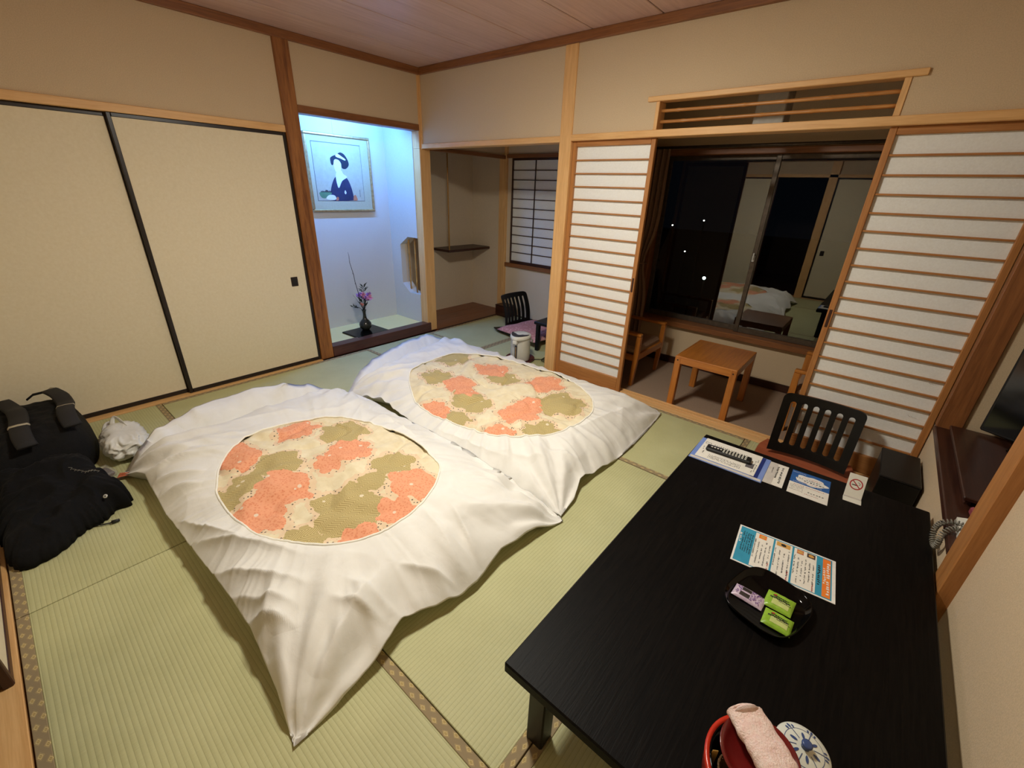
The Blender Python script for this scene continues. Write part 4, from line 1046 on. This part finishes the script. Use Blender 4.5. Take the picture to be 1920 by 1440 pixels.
MB().tube([(.092, .02, .21), (.104, .03, .19), (.106, .02, .175)], .008, 8).build('handle_pivot', 'grey_plastic', ap, True); MB().tube([(-.092, .02, .21), (-.104, .03, .19), (-.106, .02, .175)], .008, 8).build('handle_pivot', 'grey_plastic', ap, True)
pts = []
for k in range(60):
    a = k * .24; pts.append((1.46 + .045 * math.cos(a) + .0006 * k, .16 + .055 * math.sin(a), .006 + .0005 * k))
tag(MB().tube([(1.355, .08, .01), (1.39, .13, .006), (1.44, .17, .005)] + pts, .0035, 6).build('power_cord', 'rubber_black', None, True), 'coiled black power cord on the floor behind the pillar', 'cord')
# ---- black dressing stand behind the pillar
ds = thing('dressing_stand', 'small black lacquer stand partly hidden behind the square pillar', 'stand', (1.36, .50, 0))
MB().box(-.175, .19, -.19, .19, .268, .296, .004).build('top', 'lacquer_black', ds)
for x in (-.14, .16):
    for y in (-.16, .16): MB().box(x - .018, x + .018, y - .018, y + .018, 0, .268, .003).build('leg', 'lacquer_black', ds)
bp_ = MB().box(-.12, .18, .12, .15, .296, .47, .012).build('back_panel', 'lacquer_black', ds)
MB().prism([(-.07 + .018 * math.cos(2 * PI * k / 16), .37 + .03 * math.sin(2 * PI * k / 16)) for k in range(16)], .1185, .1205, 'y').build('white_sticker', 'ink_white', bp_)
bb = thing('wooden_box', 'low dark wooden box at the foot of the niche post', 'box', (.13, 1.085, 0))
MB().box(-.09, .11, -.075, .075, 0, .125, .004).build('body', 'dark_wood_x', bb); MB().box(-.092, .112, -.077, .077, .125, .14, .004).build('lid', 'dark_wood_x', bb)
# ---- niche shelf with hanging rod
sh = sroot('trim_27', 'small wooden corner shelf hung from a thin rod in the shadowy niche', 'shelf')
MB().box(-.62, -.31, .58, 1.27, .755, .782, .003).build('board', 'dark_wood_y', sh)
MB().tube([(-.325, .595, .77), (-.325, .595, 2.25)], .008, 10).build('hanging_rod', 'bamboo_v', sh, True)
# ================================================================= WINDOW PORCH
ct = thing('coffee_table', 'square honey coloured wooden table in the window porch', 'table', (2.856, .378, -.02))
W_, D_, H_ = .212, .264, .405
MB().box(-W_ + .012, W_ - .012, -D_ + .012, D_ - .012, H_ - .016, H_, .003).build('top_panel', 'honey_wood_y', ct)
for sy in (-1, 1): MB().box(-W_, W_, sy * D_ - (.024 if sy > 0 else 0), sy * D_ + (.024 if sy < 0 else 0), H_ - .055, H_ + .001, .003).build('rail', 'honey_wood_x', ct)
for sx in (-1, 1): MB().box(sx * W_ - (.024 if sx > 0 else 0), sx * W_ + (.024 if sx < 0 else 0), -D_ + .024, D_ - .024, H_ - .055, H_ + .001, .003).build('rail', 'honey_wood_y', ct)
for sx in (-1, 1):
    for sy in (-1, 1):
        a = sx * (W_ - .021); b = sy * (D_ - .021)
        lg = MB().box(a - .022, a + .022, b - .022, b + .022, 0, H_ - .001, .003).build('leg', 'honey_wood_z', ct)
        MB().lathe([(0, 0), (.005, 0), (.005, .002), (0, .002)], 12).build('dowel', 'black_matte', lg, loc=(a, b + sy * .0235, H_ - .028), rot=(PI / 2, 0, 0))
def armchair(label, loc, rz):
    r = thing('armchair', label, 'chair', loc, rz, 'wooden armchairs in the window porch')   # faces local +x
    for sy in (-1, 1):
        y = sy * .245
        MB().prism([(.24, 0), (.265, 0), (.285, .27), (.285, .43), (.25, .43), (.245, .27)], y - .016, y + .016, 'y').build('leg', 'honey_wood_z', r)
        MB().prism([(-.30, 0), (-.27, 0), (-.24, .27), (-.25, .43), (-.29, .43), (-.29, .27)], y - .016, y + .016, 'y').build('leg', 'honey_wood_z', r)
        MB().box(-.30, .285, y - .022, y + .022, .43, .452, .005).build('armrest', 'honey_wood_x', r)
        MB().box(-.27, .27, y - .012, y + .012, .215, .265, .003).build('side_rail', 'honey_wood_x', r)
    MB().box(.255, .282, -.232, .232, .225, .28, .003).build('front_rail', 'honey_wood_y', r)
    MB().box(-.26, .262, -.225, .225, .262, .325, .02).build('seat', 'curtain', r)
    MB().box(-.03, .03, -.22, .22, 0, .42, .02).build('backrest', 'curtain', r, loc=(-.255, 0, .30), rot=(0, -.25, 0))
    return r
armchair('wooden armchair half hidden behind the left papered screen', (2.02, .51, -.02), .0)
armchair('wooden armchair half hidden behind the right papered screen', (3.65, .56, -.02), PI)
# curtain gathered at the left of the window
def cuv(u, v):
    z = .02 + v * 1.78
    tie = math.exp(-((z - .88) / .22) ** 2); low = 1 if z < .88 else 0
    xr = 1.995 - .085 * tie - (.0 if z > .88 else .02 * (1 - math.exp(-((.88 - z) / .3) ** 2)) * 1)
    xl = 1.72 + .05 * tie
    x = xl + (xr - xl) * u
    amp = .022 * (1 - .5 * tie)
    return (x, .985 + amp * math.sin(u * 2 * PI * 6 + .6 * math.sin(z * 2)) , z)
cv = MB(); cv.grid(cuv, 90, 40)
n0 = len(cv.v); cv.grid(lambda u, v: tuple(Vector(cuv(u, v)) + Vector((0, .004, 0))), 90, 40)
cvt = thing('curtain', 'brown pleated curtain tied back at the left of the night window', 'curtain', (0, 0, 0))
cv.build('fabric', 'curtain', cvt, True)
MB().tube([(1.75, .955, .90), (1.83, .945, .88), (1.915, .955, .87), (1.925, .99, .87), (1.83, 1.02, .88), (1.75, 1.015, .90), (1.75, .955, .90)], .016, 8, False, .4).build('tie_band', 'curtain', cvt, True)
tag(MB().tube([(1.66, .985, 1.81), (3.95, .985, 1.81)], .011, 10).build('curtain_rail', 'bronze_metal', None, True), 'thin metal curtain rail above the night window', 'rail')
plt = thing('porch_lamp', 'white box lamp switched off under the porch ceiling', 'lamp', (2.81, .5, 1.835))
MB().box(-.085, .085, -.085, .085, 0, .36, .006).build('shade', 'paper_grey', plt); MB().box(-.06, .06, -.06, .06, .36, .415, .003).build('ceiling_plate', 'white_metal', plt)
# ================================================================= ALCOVE CONTENTS
pc = thing('framed_picture', 'framed picture of a woman in dark kimono hanging in the lit alcove', 'picture', (-.548, -.55, 1.203), 0)   # local: plane y-z, faces +x
PW, PH = .325, .655
for nm, a in (('frame_bar', (-PW, PW, 0, .022)), ('frame_bar', (-PW, PW, PH - .022, PH))): MB().box(0, .032, a[0], a[1], a[2], a[3], .006).build(nm, 'gold_metal', pc)
for nm, a in (('frame_bar', (-PW, -PW + .022)), ('frame_bar', (PW - .022, PW))): MB().box(0, .0315, a[0], a[1], .022, PH - .022, .006).build(nm, 'gold_metal', pc)
MB().box(.004, .014, -PW + .02, PW - .02, .02, PH - .02).build('mat_board', 'mat_board', pc)
MB().box(.0135, .0150, -.262, .222, .094, .584).build('inner_edge', 'ink_grey', pc)
art = MB().box(.0145, .0158, -.258, .218, .098, .578).build('art_sheet', 'art_paper', pc)
def shape(nm, mt, poly, k=1, par=art):
    MB().prism(smooth_closed(poly, 5), .0158, .0158 + .0005 * k, 'x').build(nm, mt, par)
shape('robe_shape', 'ink_navy', [(-.135, .102), (-.125, .19), (-.09, .27), (-.055, .305), (-.02, .27), (.03, .30), (.06, .285), (.09, .21), (.105, .12), (.10, .102)])
shape('neck_shape', 'ink_skin', [(-.06, .31), (-.055, .24), (-.04, .21), (.0, .27), (.055, .305), (.02, .33), (.0, .36), (-.04, .35)], 2)
shape('face_shape', 'ink_skin', [(-.065, .44), (-.066, .39), (-.052, .345), (-.03, .335), (-.002, .36), (.006, .41), (-.01, .45), (-.04, .458)], 2.4)
shape('hair_shape', 'ink_hair', [(-.092, .41), (-.094, .455), (-.07, .475), (-.03, .49), (.01, .51), (.05, .495), (.082, .445), (.084, .405), (.05, .375), (.012, .38), (.008, .42), (-.02, .448), (-.055, .446), (-.068, .41), (-.08, .40)], 3)
shape('hair_ribbon', 'ink_skin', [(-.04, .480), (-.02, .497), (.02, .478), (.055, .456), (.05, .446), (.01, .460), (-.025, .468)], 3.6)
shape('bowl_shape', 'ink_green', [(-.24, .165), (-.225, .125), (-.19, .118), (-.15, .135), (-.12, .165), (-.18, .172)], 2)
shape('hand_shape', 'ink_skin', [(-.18, .118), (-.15, .145), (-.10, .145), (-.08, .12), (-.10, .104), (-.15, .106)], 3)
shape('sash_shape', 'ink_red', [(-.085, .102), (-.07, .13), (-.055, .125), (-.06, .102)], 3); shape('sash_shape', 'ink_red', [(.10, .102), (.105, .14), (.125, .15), (.14, .12), (.138, .102)], 2)
shape('crest_shape', 'ink_skin', [(.01, .17), (.02, .19), (.03, .17), (.02, .155)], 3)
MB().box(.0158, .0163, -.052, -.043, .352, .356).build('mouth_mark', 'ink_red', art)
mk = MB(); rnd = random.Random(4)
for k in range(14): mk.box(.0158, .0168, -.225 + .008 * k, -.219 + .008 * k, .168, .172 + rnd.uniform(.004, .02))
mk.build('foliage_marks', 'ink_hair', art, kind='stuff')
mk = MB()
for k in range(6): mk.box(.0158, .0163, .172, .180, .19 - .011 * k, .196 - .011 * k)
mk.build('signature_marks', 'ink_grey', art, kind='stuff')
MB().tube([(.003, -.03, PH), (.002, -.03, 1.13)], .0012, 5).build('hanging_wire', 'white_metal', pc)
# flower arrangement
bd_ = thing('display_board', 'flat black lacquer board under the flower vase', 'board', (-.20, -.672, .082), .06)
MB().box(-.138, .138, -.182, .182, 0, .016, .004).build('board', 'gloss_black', bd_)
va = thing('flower_vase', 'dark glazed round vase with purple flowers on the black board', 'vase', (-.235, -.648, .099))
MB().lathe([(0, 0), (.030, 0), (.036, .004), (.055, .026), (.061, .050), (.056, .074), (.038, .096), (.022, .114), (.016, .14), (.0145, .17), (.018, .192), (.023, .205), (.020, .206), (.014, .19), (0, .18)], 40).build('body', 'vase_glaze', va, True)
m = MB()
bpts = [(0, 0, .19), (-.01, -.03, .30), (.0, -.04, .38), (-.005, -.06, .50), (.0, -.068, .56), (-.005, -.09, .67), (0, -.094, .74), (0, -.1, .77)]
m.tube(bpts, [.004, .0035, .0035, .003, .003, .0025, .002, .001], 6)
m.tube([(-.003, -.052, .46), (0, -.066, .475)], .0015, 5); m.tube([(0, -.068, .56), (.0, -.078, .575)], .0014, 5)
m.build('branch', 'stem_dark', va, True)
m = MB(); rnd = random.Random(12)
heads = []
for k in range(9):
    a = rnd.uniform(0, 2 * PI); rr = rnd.uniform(.02, .075); z = rnd.uniform(.30, .365)
    p = (rr * math.cos(a), .012 + rr * math.sin(a), z); heads.append(p); m.tube([(0, 0, .19), (p[0] * .5, p[1] * .5, z - .06), p], .0018, 5)
m.tube([(0, 0, .19), (.01, .02, .30), (0, .015, .44)], .0022, 5); m.tube([(0, 0, .19), (.01, -.05, .235), (0, -.11, .245)], .0022, 5); m.tube([(0, 0, .2), (0, -.06, .31), (0, -.10, .37)], .001, 4)
m.build('stems', 'stem_dark', va, True, kind='stuff')
def leaf(m, p, d, L, w):
    p = Vector(p); d = Vector(d).normalized(); s = d.cross(Vector((1, 0, .2))).normalized()
    m.add([p, p + d * L * .4 + s * w, p + d * L, p + d * L * .4 - s * w], [(0, 1, 2, 3)])
m = MB()
for k in range(12):
    z = .375 + .006 * k; sgn = 1 if k % 2 else -1
    leaf(m, (0, .018, z), (rnd.uniform(-.5, .5), sgn * rnd.uniform(.6, 1), rnd.uniform(.3, .9)), rnd.uniform(.05, .075), .005)
for k in range(6): leaf(m, (0, -.05 - .012 * k, .235 + .003 * k), (rnd.uniform(-.4, .4), rnd.uniform(-1, .2), rnd.uniform(-.3, .8)), .04, .007)
for k in range(16):
    a = rnd.uniform(0, 6.3); leaf(m, (.01 * math.cos(a), .01 * math.sin(a), .23 + .006 * k), (math.cos(a), math.sin(a), .8), .06, .008)
m.build('leaves', 'leaf_dark', va, kind='stuff')
for mt, sel in (('petal_violet', heads[:5]), ('petal_pink', heads[5:])):
    m = MB()
    for p in sel:
        for k in range(26):
            d = Vector((rnd.gauss(0, 1), rnd.gauss(0, 1), rnd.gauss(.4, .8))); leaf(m, p, d, rnd.uniform(.026, .040), .008)
    m.build('blossoms', mt, va, kind='stuff')
m = MB()
for k in range(24): leaf(m, (.012, -.022, .265), (rnd.gauss(0, 1), rnd.gauss(0, 1), rnd.gauss(.2, .7)), .022, .007)
m.build('salmon_bloom', 'petal_salmon', va)
# fluorescent tube behind the alcove lintel
tl = thing('alcove_lamp', 'cool fluorescent tube hidden behind the alcove lintel', 'lamp', (-.135, -.59, 1.958))
MB().tube([(0, -.33, 0), (0, .33, 0)], .014, 16).build('tube', 'tube_glow', tl, True)
MB().box(-.03, .03, -.36, .36, .03, .06, .004).build('housing', 'white_metal', tl)
for y in (-.34, .34): MB().box(-.012, .012, y - .008, y + .008, -.012, .03, .002).build('holder', 'white_metal', tl)
for y in (-.3, .3): MB().tube([(0, y, .06), (0, y, .402)], .004, 6).build('hanger', 'white_metal', tl)
# round ceiling lamp
lm = thing('ceiling_lamp', 'round white ceiling lamp over the futons', 'lamp', (2.30, -1.60, CEIL))
MB().lathe([(0, 0), (.16, 0), (.17, -.02), (.15, -.045), (0, -.045)], 48).build('base', 'white_metal', lm, 40)
MB().lathe([(0, -.185), (.06, -.182), (.11, -.174), (.15, -.160), (.172, -.142)], 40, caps=(False, False)).build('diffuser', 'lamp_glow', lm, True)
MB().lathe([(.176, -.146), (.180, -.140), (.180, -.05), (.15, -.04), (.14, -.042), (.174, -.052), (.174, -.14)], 48, caps=(False, False)).build('rim', 'white_metal', lm, 40)
# ================================================================= LUGGAGE
def inside(p, poly):
    r = False; j = len(poly) - 1
    for i in range(len(poly)):
        if (poly[i][1] > p[1]) != (poly[j][1] > p[1]) and p[0] < (poly[j][0] - poly[i][0]) * (p[1] - poly[i][1]) / (poly[j][1] - poly[i][1]) + poly[i][0]: r = not r
        j = i
    return r
def mound(poly, hfun, c, n=200, rings=46, base=.003, jag=0.0):
    sm = smooth_closed(poly, 5); m = MB(); ths = [2 * PI * i / n for i in range(n)]
    ro = [interp_closed(sm, c, th) * (1 + jag * noise.noise(Vector((math.cos(th) * 9, math.sin(th) * 9, 2.5))) + jag * .6 * noise.noise(Vector((math.cos(th) * 24, math.sin(th) * 24, 5)))) for th in ths]
    for j in range(rings + 1):
        f = j / rings
        for i, th in enumerate(ths):
            x, y = c[0] + ro[i] * f * math.cos(th), c[1] + ro[i] * f * math.sin(th); e = (1 - f ** 5) ** .5 if f < 1 else 0
            m.v.append((x - c[0], y - c[1], base + hfun(x, y) * e))
    for i, th in enumerate(ths): m.v.append((ro[i] * .9 * math.cos(th), ro[i] * .9 * math.sin(th), .002))
    for j in range(rings + 1):
        for i in range(n): i2 = (i + 1) % n; m.f.append((j * n + i, j * n + i2, (j + 1) * n + i2, (j + 1) * n + i))
    return m
# backpack lying against the doors, straps up
bk_c = (.42, -3.05)
bk_poly = [(.07, -3.23), (.06, -3.02), (.10, -2.88), (.30, -2.83), (.55, -2.855), (.66, -2.90), (.70, -3.0), (.71, -3.15), (.68, -3.235), (.4, -3.245)]
def bkh(x, y):
    z = .29 - .16 * max(0, (x - .16)) ** 1.1 - .03 * math.sin((x - .1) * 9) * .4
    return z + .018 * nz(x, y, 7, 2) + .016 * max(0, ridge(x, y, 8, 3) - .5) + .008 * nz(x, y, 24, 3)
pk = thing('backpack', 'large black backpack lying against the cream sliding door', 'backpack', (bk_c[0], bk_c[1], 0))
mound(bk_poly, bkh, bk_c).build('body', 'bag_cloth', pk, True)
def ribbon(pts, w, th, mt, nm, par, lift=0):
    """flat padded band along pts (world), lying on the pack"""
    m = MB(); P = [Vector(p) for p in pts]; k = len(P)
    for i, p in enumerate(P):
        t_ = (P[min(i + 1, k - 1)] - P[max(i - 1, 0)]).normalized(); s = t_.cross(Vector((0, 0, 1))).normalized(); u = s.cross(t_)
        for a, b in ((-1, 0), (-.8, .8), (0, 1), (.8, .8), (1, 0), (.8, -.5), (-.8, -.5)):
            m.v.append(tuple(p + s * a * w / 2 + u * (b * th + lift) - Vector((bk_c[0], bk_c[1], 0))))
    for i in range(k - 1):
        for j in range(7): m.f.append((i * 7 + j, i * 7 + (j + 1) % 7, (i + 1) * 7 + (j + 1) % 7, (i + 1) * 7 + j))
    m.f += [tuple(range(7)), tuple(range((k - 1) * 7, k * 7))]
    return m.build(nm, mt, par, True)
def strap(y0, x0, x1, drift):
    pts = []
    for i in range(17):
        f = i / 16; x = x0 + (x1 - x0) * f; y = y0 + drift * f + .02 * math.sin(f * 5)
        pts.append((x, y, bkh(x, y) * .985 + .012 + .02 * math.sin(PI * f)))
    return pts
for y0, x0, x1, dr, fb in ((-2.93, .14, .62, .045, .62), (-3.12, .16, .70, .06, .72)):
    P_ = strap(y0, x0, x1, dr); st_ = ribbon(P_, .075, .012, 'strap_pad', 'shoulder_strap', pk)
    i = int(fb * 16); a, b = Vector(P_[i]), Vector(P_[i + 1]); d = (b - a).normalized()
    ribbon([a, a + d * .012], .080, .0135, 'beige_tape', 'beige_stripe', st_)
ribbon([(.115, -3.03, .262), (.12, -3.0, .285), (.13, -2.95, .29), (.14, -2.91, .27)], .026, .006, 'bag_cloth', 'grab_handle', pk)
ribbon([(.12, -2.93, .300), (.135, -2.90, .292)], .04, .004, 'beige_tape', 'label_patch', pk)
# jacket in front of the pack
jc = (1.0, -3.03)
jp = [(.72, -3.23), (.73, -3.0), (.74, -2.92), (.80, -2.90), (.90, -2.875), (1.0, -2.855), (1.08, -2.83), (1.19, -2.83), (1.20, -2.90), (1.255, -2.93), (1.27, -3.02), (1.36, -3.10), (1.375, -3.18), (1.30, -3.235), (1.1, -3.245), (.8, -3.24)]
def jh(x, y):
    z = .215 - .17 * max(0, x - .68) ** .85
    z += .030 * nz(x, y, 5, 5) + .020 * nz(x, y, 11, 6) + .030 * max(0, ridge(x + .05 * nz(x, y, 6, 3), y, 5, 7) - .55) + .020 * max(0, ridge(x, y, 11, 17) - .5) + .008 * math.sin((x * .6 + y) * 46 + 5 * nz(x, y, 5, 8))
    return max(.03, z)
jk = thing('jacket', 'crumpled black jacket heaped on the tatami in front of the backpack', 'jacket', (jc[0], jc[1], 0))
mound(jp, jh, jc, 280, 64, jag=.07).build('cloth', 'jacket_cloth', jk, True)
MB().tube([(.24, .035, .012), (.27, .075, .008), (.285, .11, .008)], [.003, .003, .003], 6).build('drawcord', 'rubber_black', jk, True)
MB().tube([(.285, .108, .009), (.29, .135, .010)], [.009, .006], 8).build('cord_stopper', 'rubber_black', jk, True)
MB().lathe([(.004, 0), (.009, 0), (.009, .004), (.004, .004)], 16, caps=(False, False)).build('snap_ring', 'white_metal', jk, True, loc=(.20, .125, .10), rot=(.6, .6, 0))
m = MB(); rnd = random.Random(8)
for k in range(9):
    x, y = .95 + .012 * k, -2.98 + .010 * k; z = .003 + jh(x, y) + .003
    m.tube([(x - jc[0], y - jc[1], z), (x + .006 - jc[0], y + .012 - jc[1], .003 + jh(x + .006, y + .012) + .003), (x + .014 - jc[0], y + .004 - jc[1], .003 + jh(x + .014, y + .004) + .003)], .0012, 4)
m.build('reflective_marks', 'grey_plastic', jk, kind='stuff')
# white plastic shopping bag
bgc = (.625, -2.735)
bg = thing('plastic_bag', 'crumpled white plastic shopping bag between the backpack and the near futon', 'bag', (bgc[0], bgc[1], 0), .0)
m = MB()
def bgf(u, v):
    a = 2 * PI * u; ph = PI * v
    ca, sa = math.cos(a), math.sin(a); e = .75
    R = math.sin(ph) ** .55
    x = .158 * R * abs(ca) ** e * (1 if ca > 0 else -1); y = .100 * R * abs(sa) ** e * (1 if sa > 0 else -1); z = .076 - .074 * math.cos(ph)
    k = 1 + .10 * nz(ca * 1.3 + z * 6, sa * 1.3, 2, 11) + .13 * (ridge(ca + z * 12, sa - z * 5, 2.6, 12) - .5) + .07 * (ridge(ca * 2 - z * 20, sa * 2, 2.2, 15) - .5) + .02 * nz(ca * 4, sa * 4 + z * 30, 2, 13)
    z2 = z * (1 + .16 * nz(x * 8, y * 8, 1, 14)); 
    return (x * k, y * k, max(.003, z2))
m.grid(bgf, 90, 50, True); m.build('body', 'bag_film', bg, True)
def loop(p, q, h, sx):
    pts = []
    for i in range(15):
        f = i / 14; pts.append(Vector(p).lerp(Vector(q), f) + Vector((sx * math.sin(PI * f), 0, h * math.sin(PI * f))))
    return pts
MB().tube(loop((-.10, -.03, .115), (-.05, .03, .135), .05, -.06), [.016 - .006 * math.sin(PI * i / 14) for i in range(15)], 8, True, .25).build('handle', 'bag_film', bg, True)
MB().tube(loop((-.09, -.07, .09), (-.10, .0, .11), .03, -.09), [.018 - .006 * math.sin(PI * i / 14) for i in range(15)], 8, True, .25).build('handle', 'bag_film', bg, True)
fb_ = thing('food_pack', 'clear plastic food pack with brown contents under the white bag', 'food pack', (.80, -2.86, 0), .25)
MB().box(-.05, .06, -.025, .025, .002, .035, .008).build('shell', 'clear_film', fb_); MB().box(-.042, .05, -.018, .018, .004, .026, .008).build('contents', 'food_brown', fb_)
# ================================================================= RIGHT WALL THINGS
wb = thing('waste_bin', 'black rectangular waste bin between the table and the torn papered screen', 'bin', (3.965, -.30, 0))
m = MB(); T = .006
for a in ((-.076, .076, -.165, -.165 + T), (-.076, .076, .165 - T, .165), (-.076, -.076 + T, -.165 + T, .165 - T), (.076 - T, .076, -.165 + T, .165 - T)): m.box(*a, 0, .25, .002)
m.box(-.07, .07, -.16, .16, .002, .010); m.build('shell', 'lacquer_black', wb)
MB().box(-.078, .078, -.167, .167, .25, .262, .004).build('lid', 'lacquer_black', wb)
tvs = thing('tv_stand', 'low dark wooden board stand in the television recess', 'stand', (4.45, -.46, .425))
MB().box(-.36, .38, -.38, .36, .022, .038, .003).build('top', 'dark_wood_y', tvs); MB().box(-.35, -.33, -.36, .35, 0, .022, .002).build('foot', 'dark_wood_y', tvs); MB().box(.35, .37, -.36, .35, 0, .022, .002).build('foot', 'dark_wood_y', tvs)
tag(MB().box(-.05, .07, -.03, .03, 0, .03, .006).build('small_case', 'mirror_pink', None, loc=(4.16, -.905, .4265), rot=(0, 0, .1)), 'small dusky pink case beside the dark recess stand', 'case')
tv = thing('television', 'flat black television standing in the wall recess', 'television', (4.46, -.255, .464), 1.06)    # screen faces local -x
MB().box(-.11, .08, -.17, .17, 0, .010, .004).build('foot', 'gloss_black', tv); MB().box(.0, .03, -.04, .04, .01, .05, .004).build('neck', 'gloss_black', tv)
MB().box(-.02, .025, -.31, .31, .020, .48, .006).build('housing', 'black_matte', tv); MB().box(-.0215, -.0195, -.30, .30, .033, .47).build('screen', 'screen_black', tv)
ph_ = thing('telephone', 'white telephone on the recess shelf behind the wooden post', 'telephone', (4.142, -1.060, .4255), 0.0)
MB().prism([(-.075, 0), (.09, 0), (.09, .065), (.05, .06), (-.075, .022)], -.075, .075, 'y').build('base', 'white_plastic', ph_)
MB().tube([(-.05, .045, .055), (-.03, .045, .062), (.04, .045, .080), (.075, .045, .088)], [.020, .014, .014, .020], 10, True, .8).build('handset', 'white_plastic', ph_, True)
m = MB()
for i in range(3):
    for j in range(3): m.box(-.055 + i * .022, -.042 + i * .022, -.055 + j * .022, -.042 + j * .022, .026 + i * .0075, .033 + i * .0075, .002)
m.build('keypad', 'grey_plastic', ph_, kind='stuff')
# coiled cord hanging over the shelf edge
path = [Vector(p) for p in ((4.10, -1.06, .455), (4.065, -1.035, .452), (4.035, -1.03, .435), (4.025, -1.02, .395), (4.030, -1.035, .358), (4.036, -1.07, .352), (4.034, -1.09, .385), (4.035, -1.085, .425), (4.06, -1.07, .448), (4.10, -1.08, .452))]
sm = []
for i in range(len(path) - 1):
    p0, p1, p2, p3 = path[max(i - 1, 0)], path[i], path[i + 1], path[min(i + 2, len(path) - 1)]
    for j in range(60):
        t_ = j / 60; sm.append(.5 * ((2 * p1) + (-p0 + p2) * t_ + (2 * p0 - 5 * p1 + 4 * p2 - p3) * t_ ** 2 + (-p0 + 3 * p1 - 3 * p2 + p3) * t_ ** 3))
coil = []; acc = 0
for i, p in enumerate(sm):
    t_ = (sm[min(i + 1, len(sm) - 1)] - sm[max(i - 1, 0)]).normalized(); a = t_.cross(Vector((1, .2, .1))).normalized(); b = t_.cross(a)
    if i: acc += (p - sm[i - 1]).length
    an = acc / .0092 * 2 * PI
    coil.append(p + (a * math.cos(an) + b * math.sin(an)) * .0072)
MB().tube([p - Vector(ph_.location) for p in coil], .0024, 6).build('coiled_cord', 'grey_plastic', ph_, True, label='grey coiled cord hanging over the shelf edge')
# ================================================================= NIGHT OUTSIDE
for i, (x, y, z, big, lab) in enumerate(((-6.84, 30, .0, 0, 'small street light, highest in the night window'), (-8.98, 30, -.45, 0, 'small street light, upper left in the night window'), (-9.96, 30, -2.23, 0, 'small street light, leftmost in the night window'), (-7.74, 30, -2.15, 0, 'small street light left of the bright lamp in the night window'), (-6.02, 30, -3.82, 1, 'bright greenish street lamp in the night window'))):
    r = thing('street_lamp', lab, 'street lamp', (x, y, -9.0), 0, 'street lamps outside the night window')
    MB().tube([(0, 0, 0), (0, 0, z + 9.0)], [.08, .05], 8).build('pole', 'street_pole', r, True)
    s = .11 if big else .045
    MB().lathe([(0, -s), (s * .7, -s * .7), (s, 0), (s * .7, s * .7), (0, s)], 16).build('lamp_head', 'street_white' if big else 'street_small', r, True, loc=(0, -.1, z + 9.0))
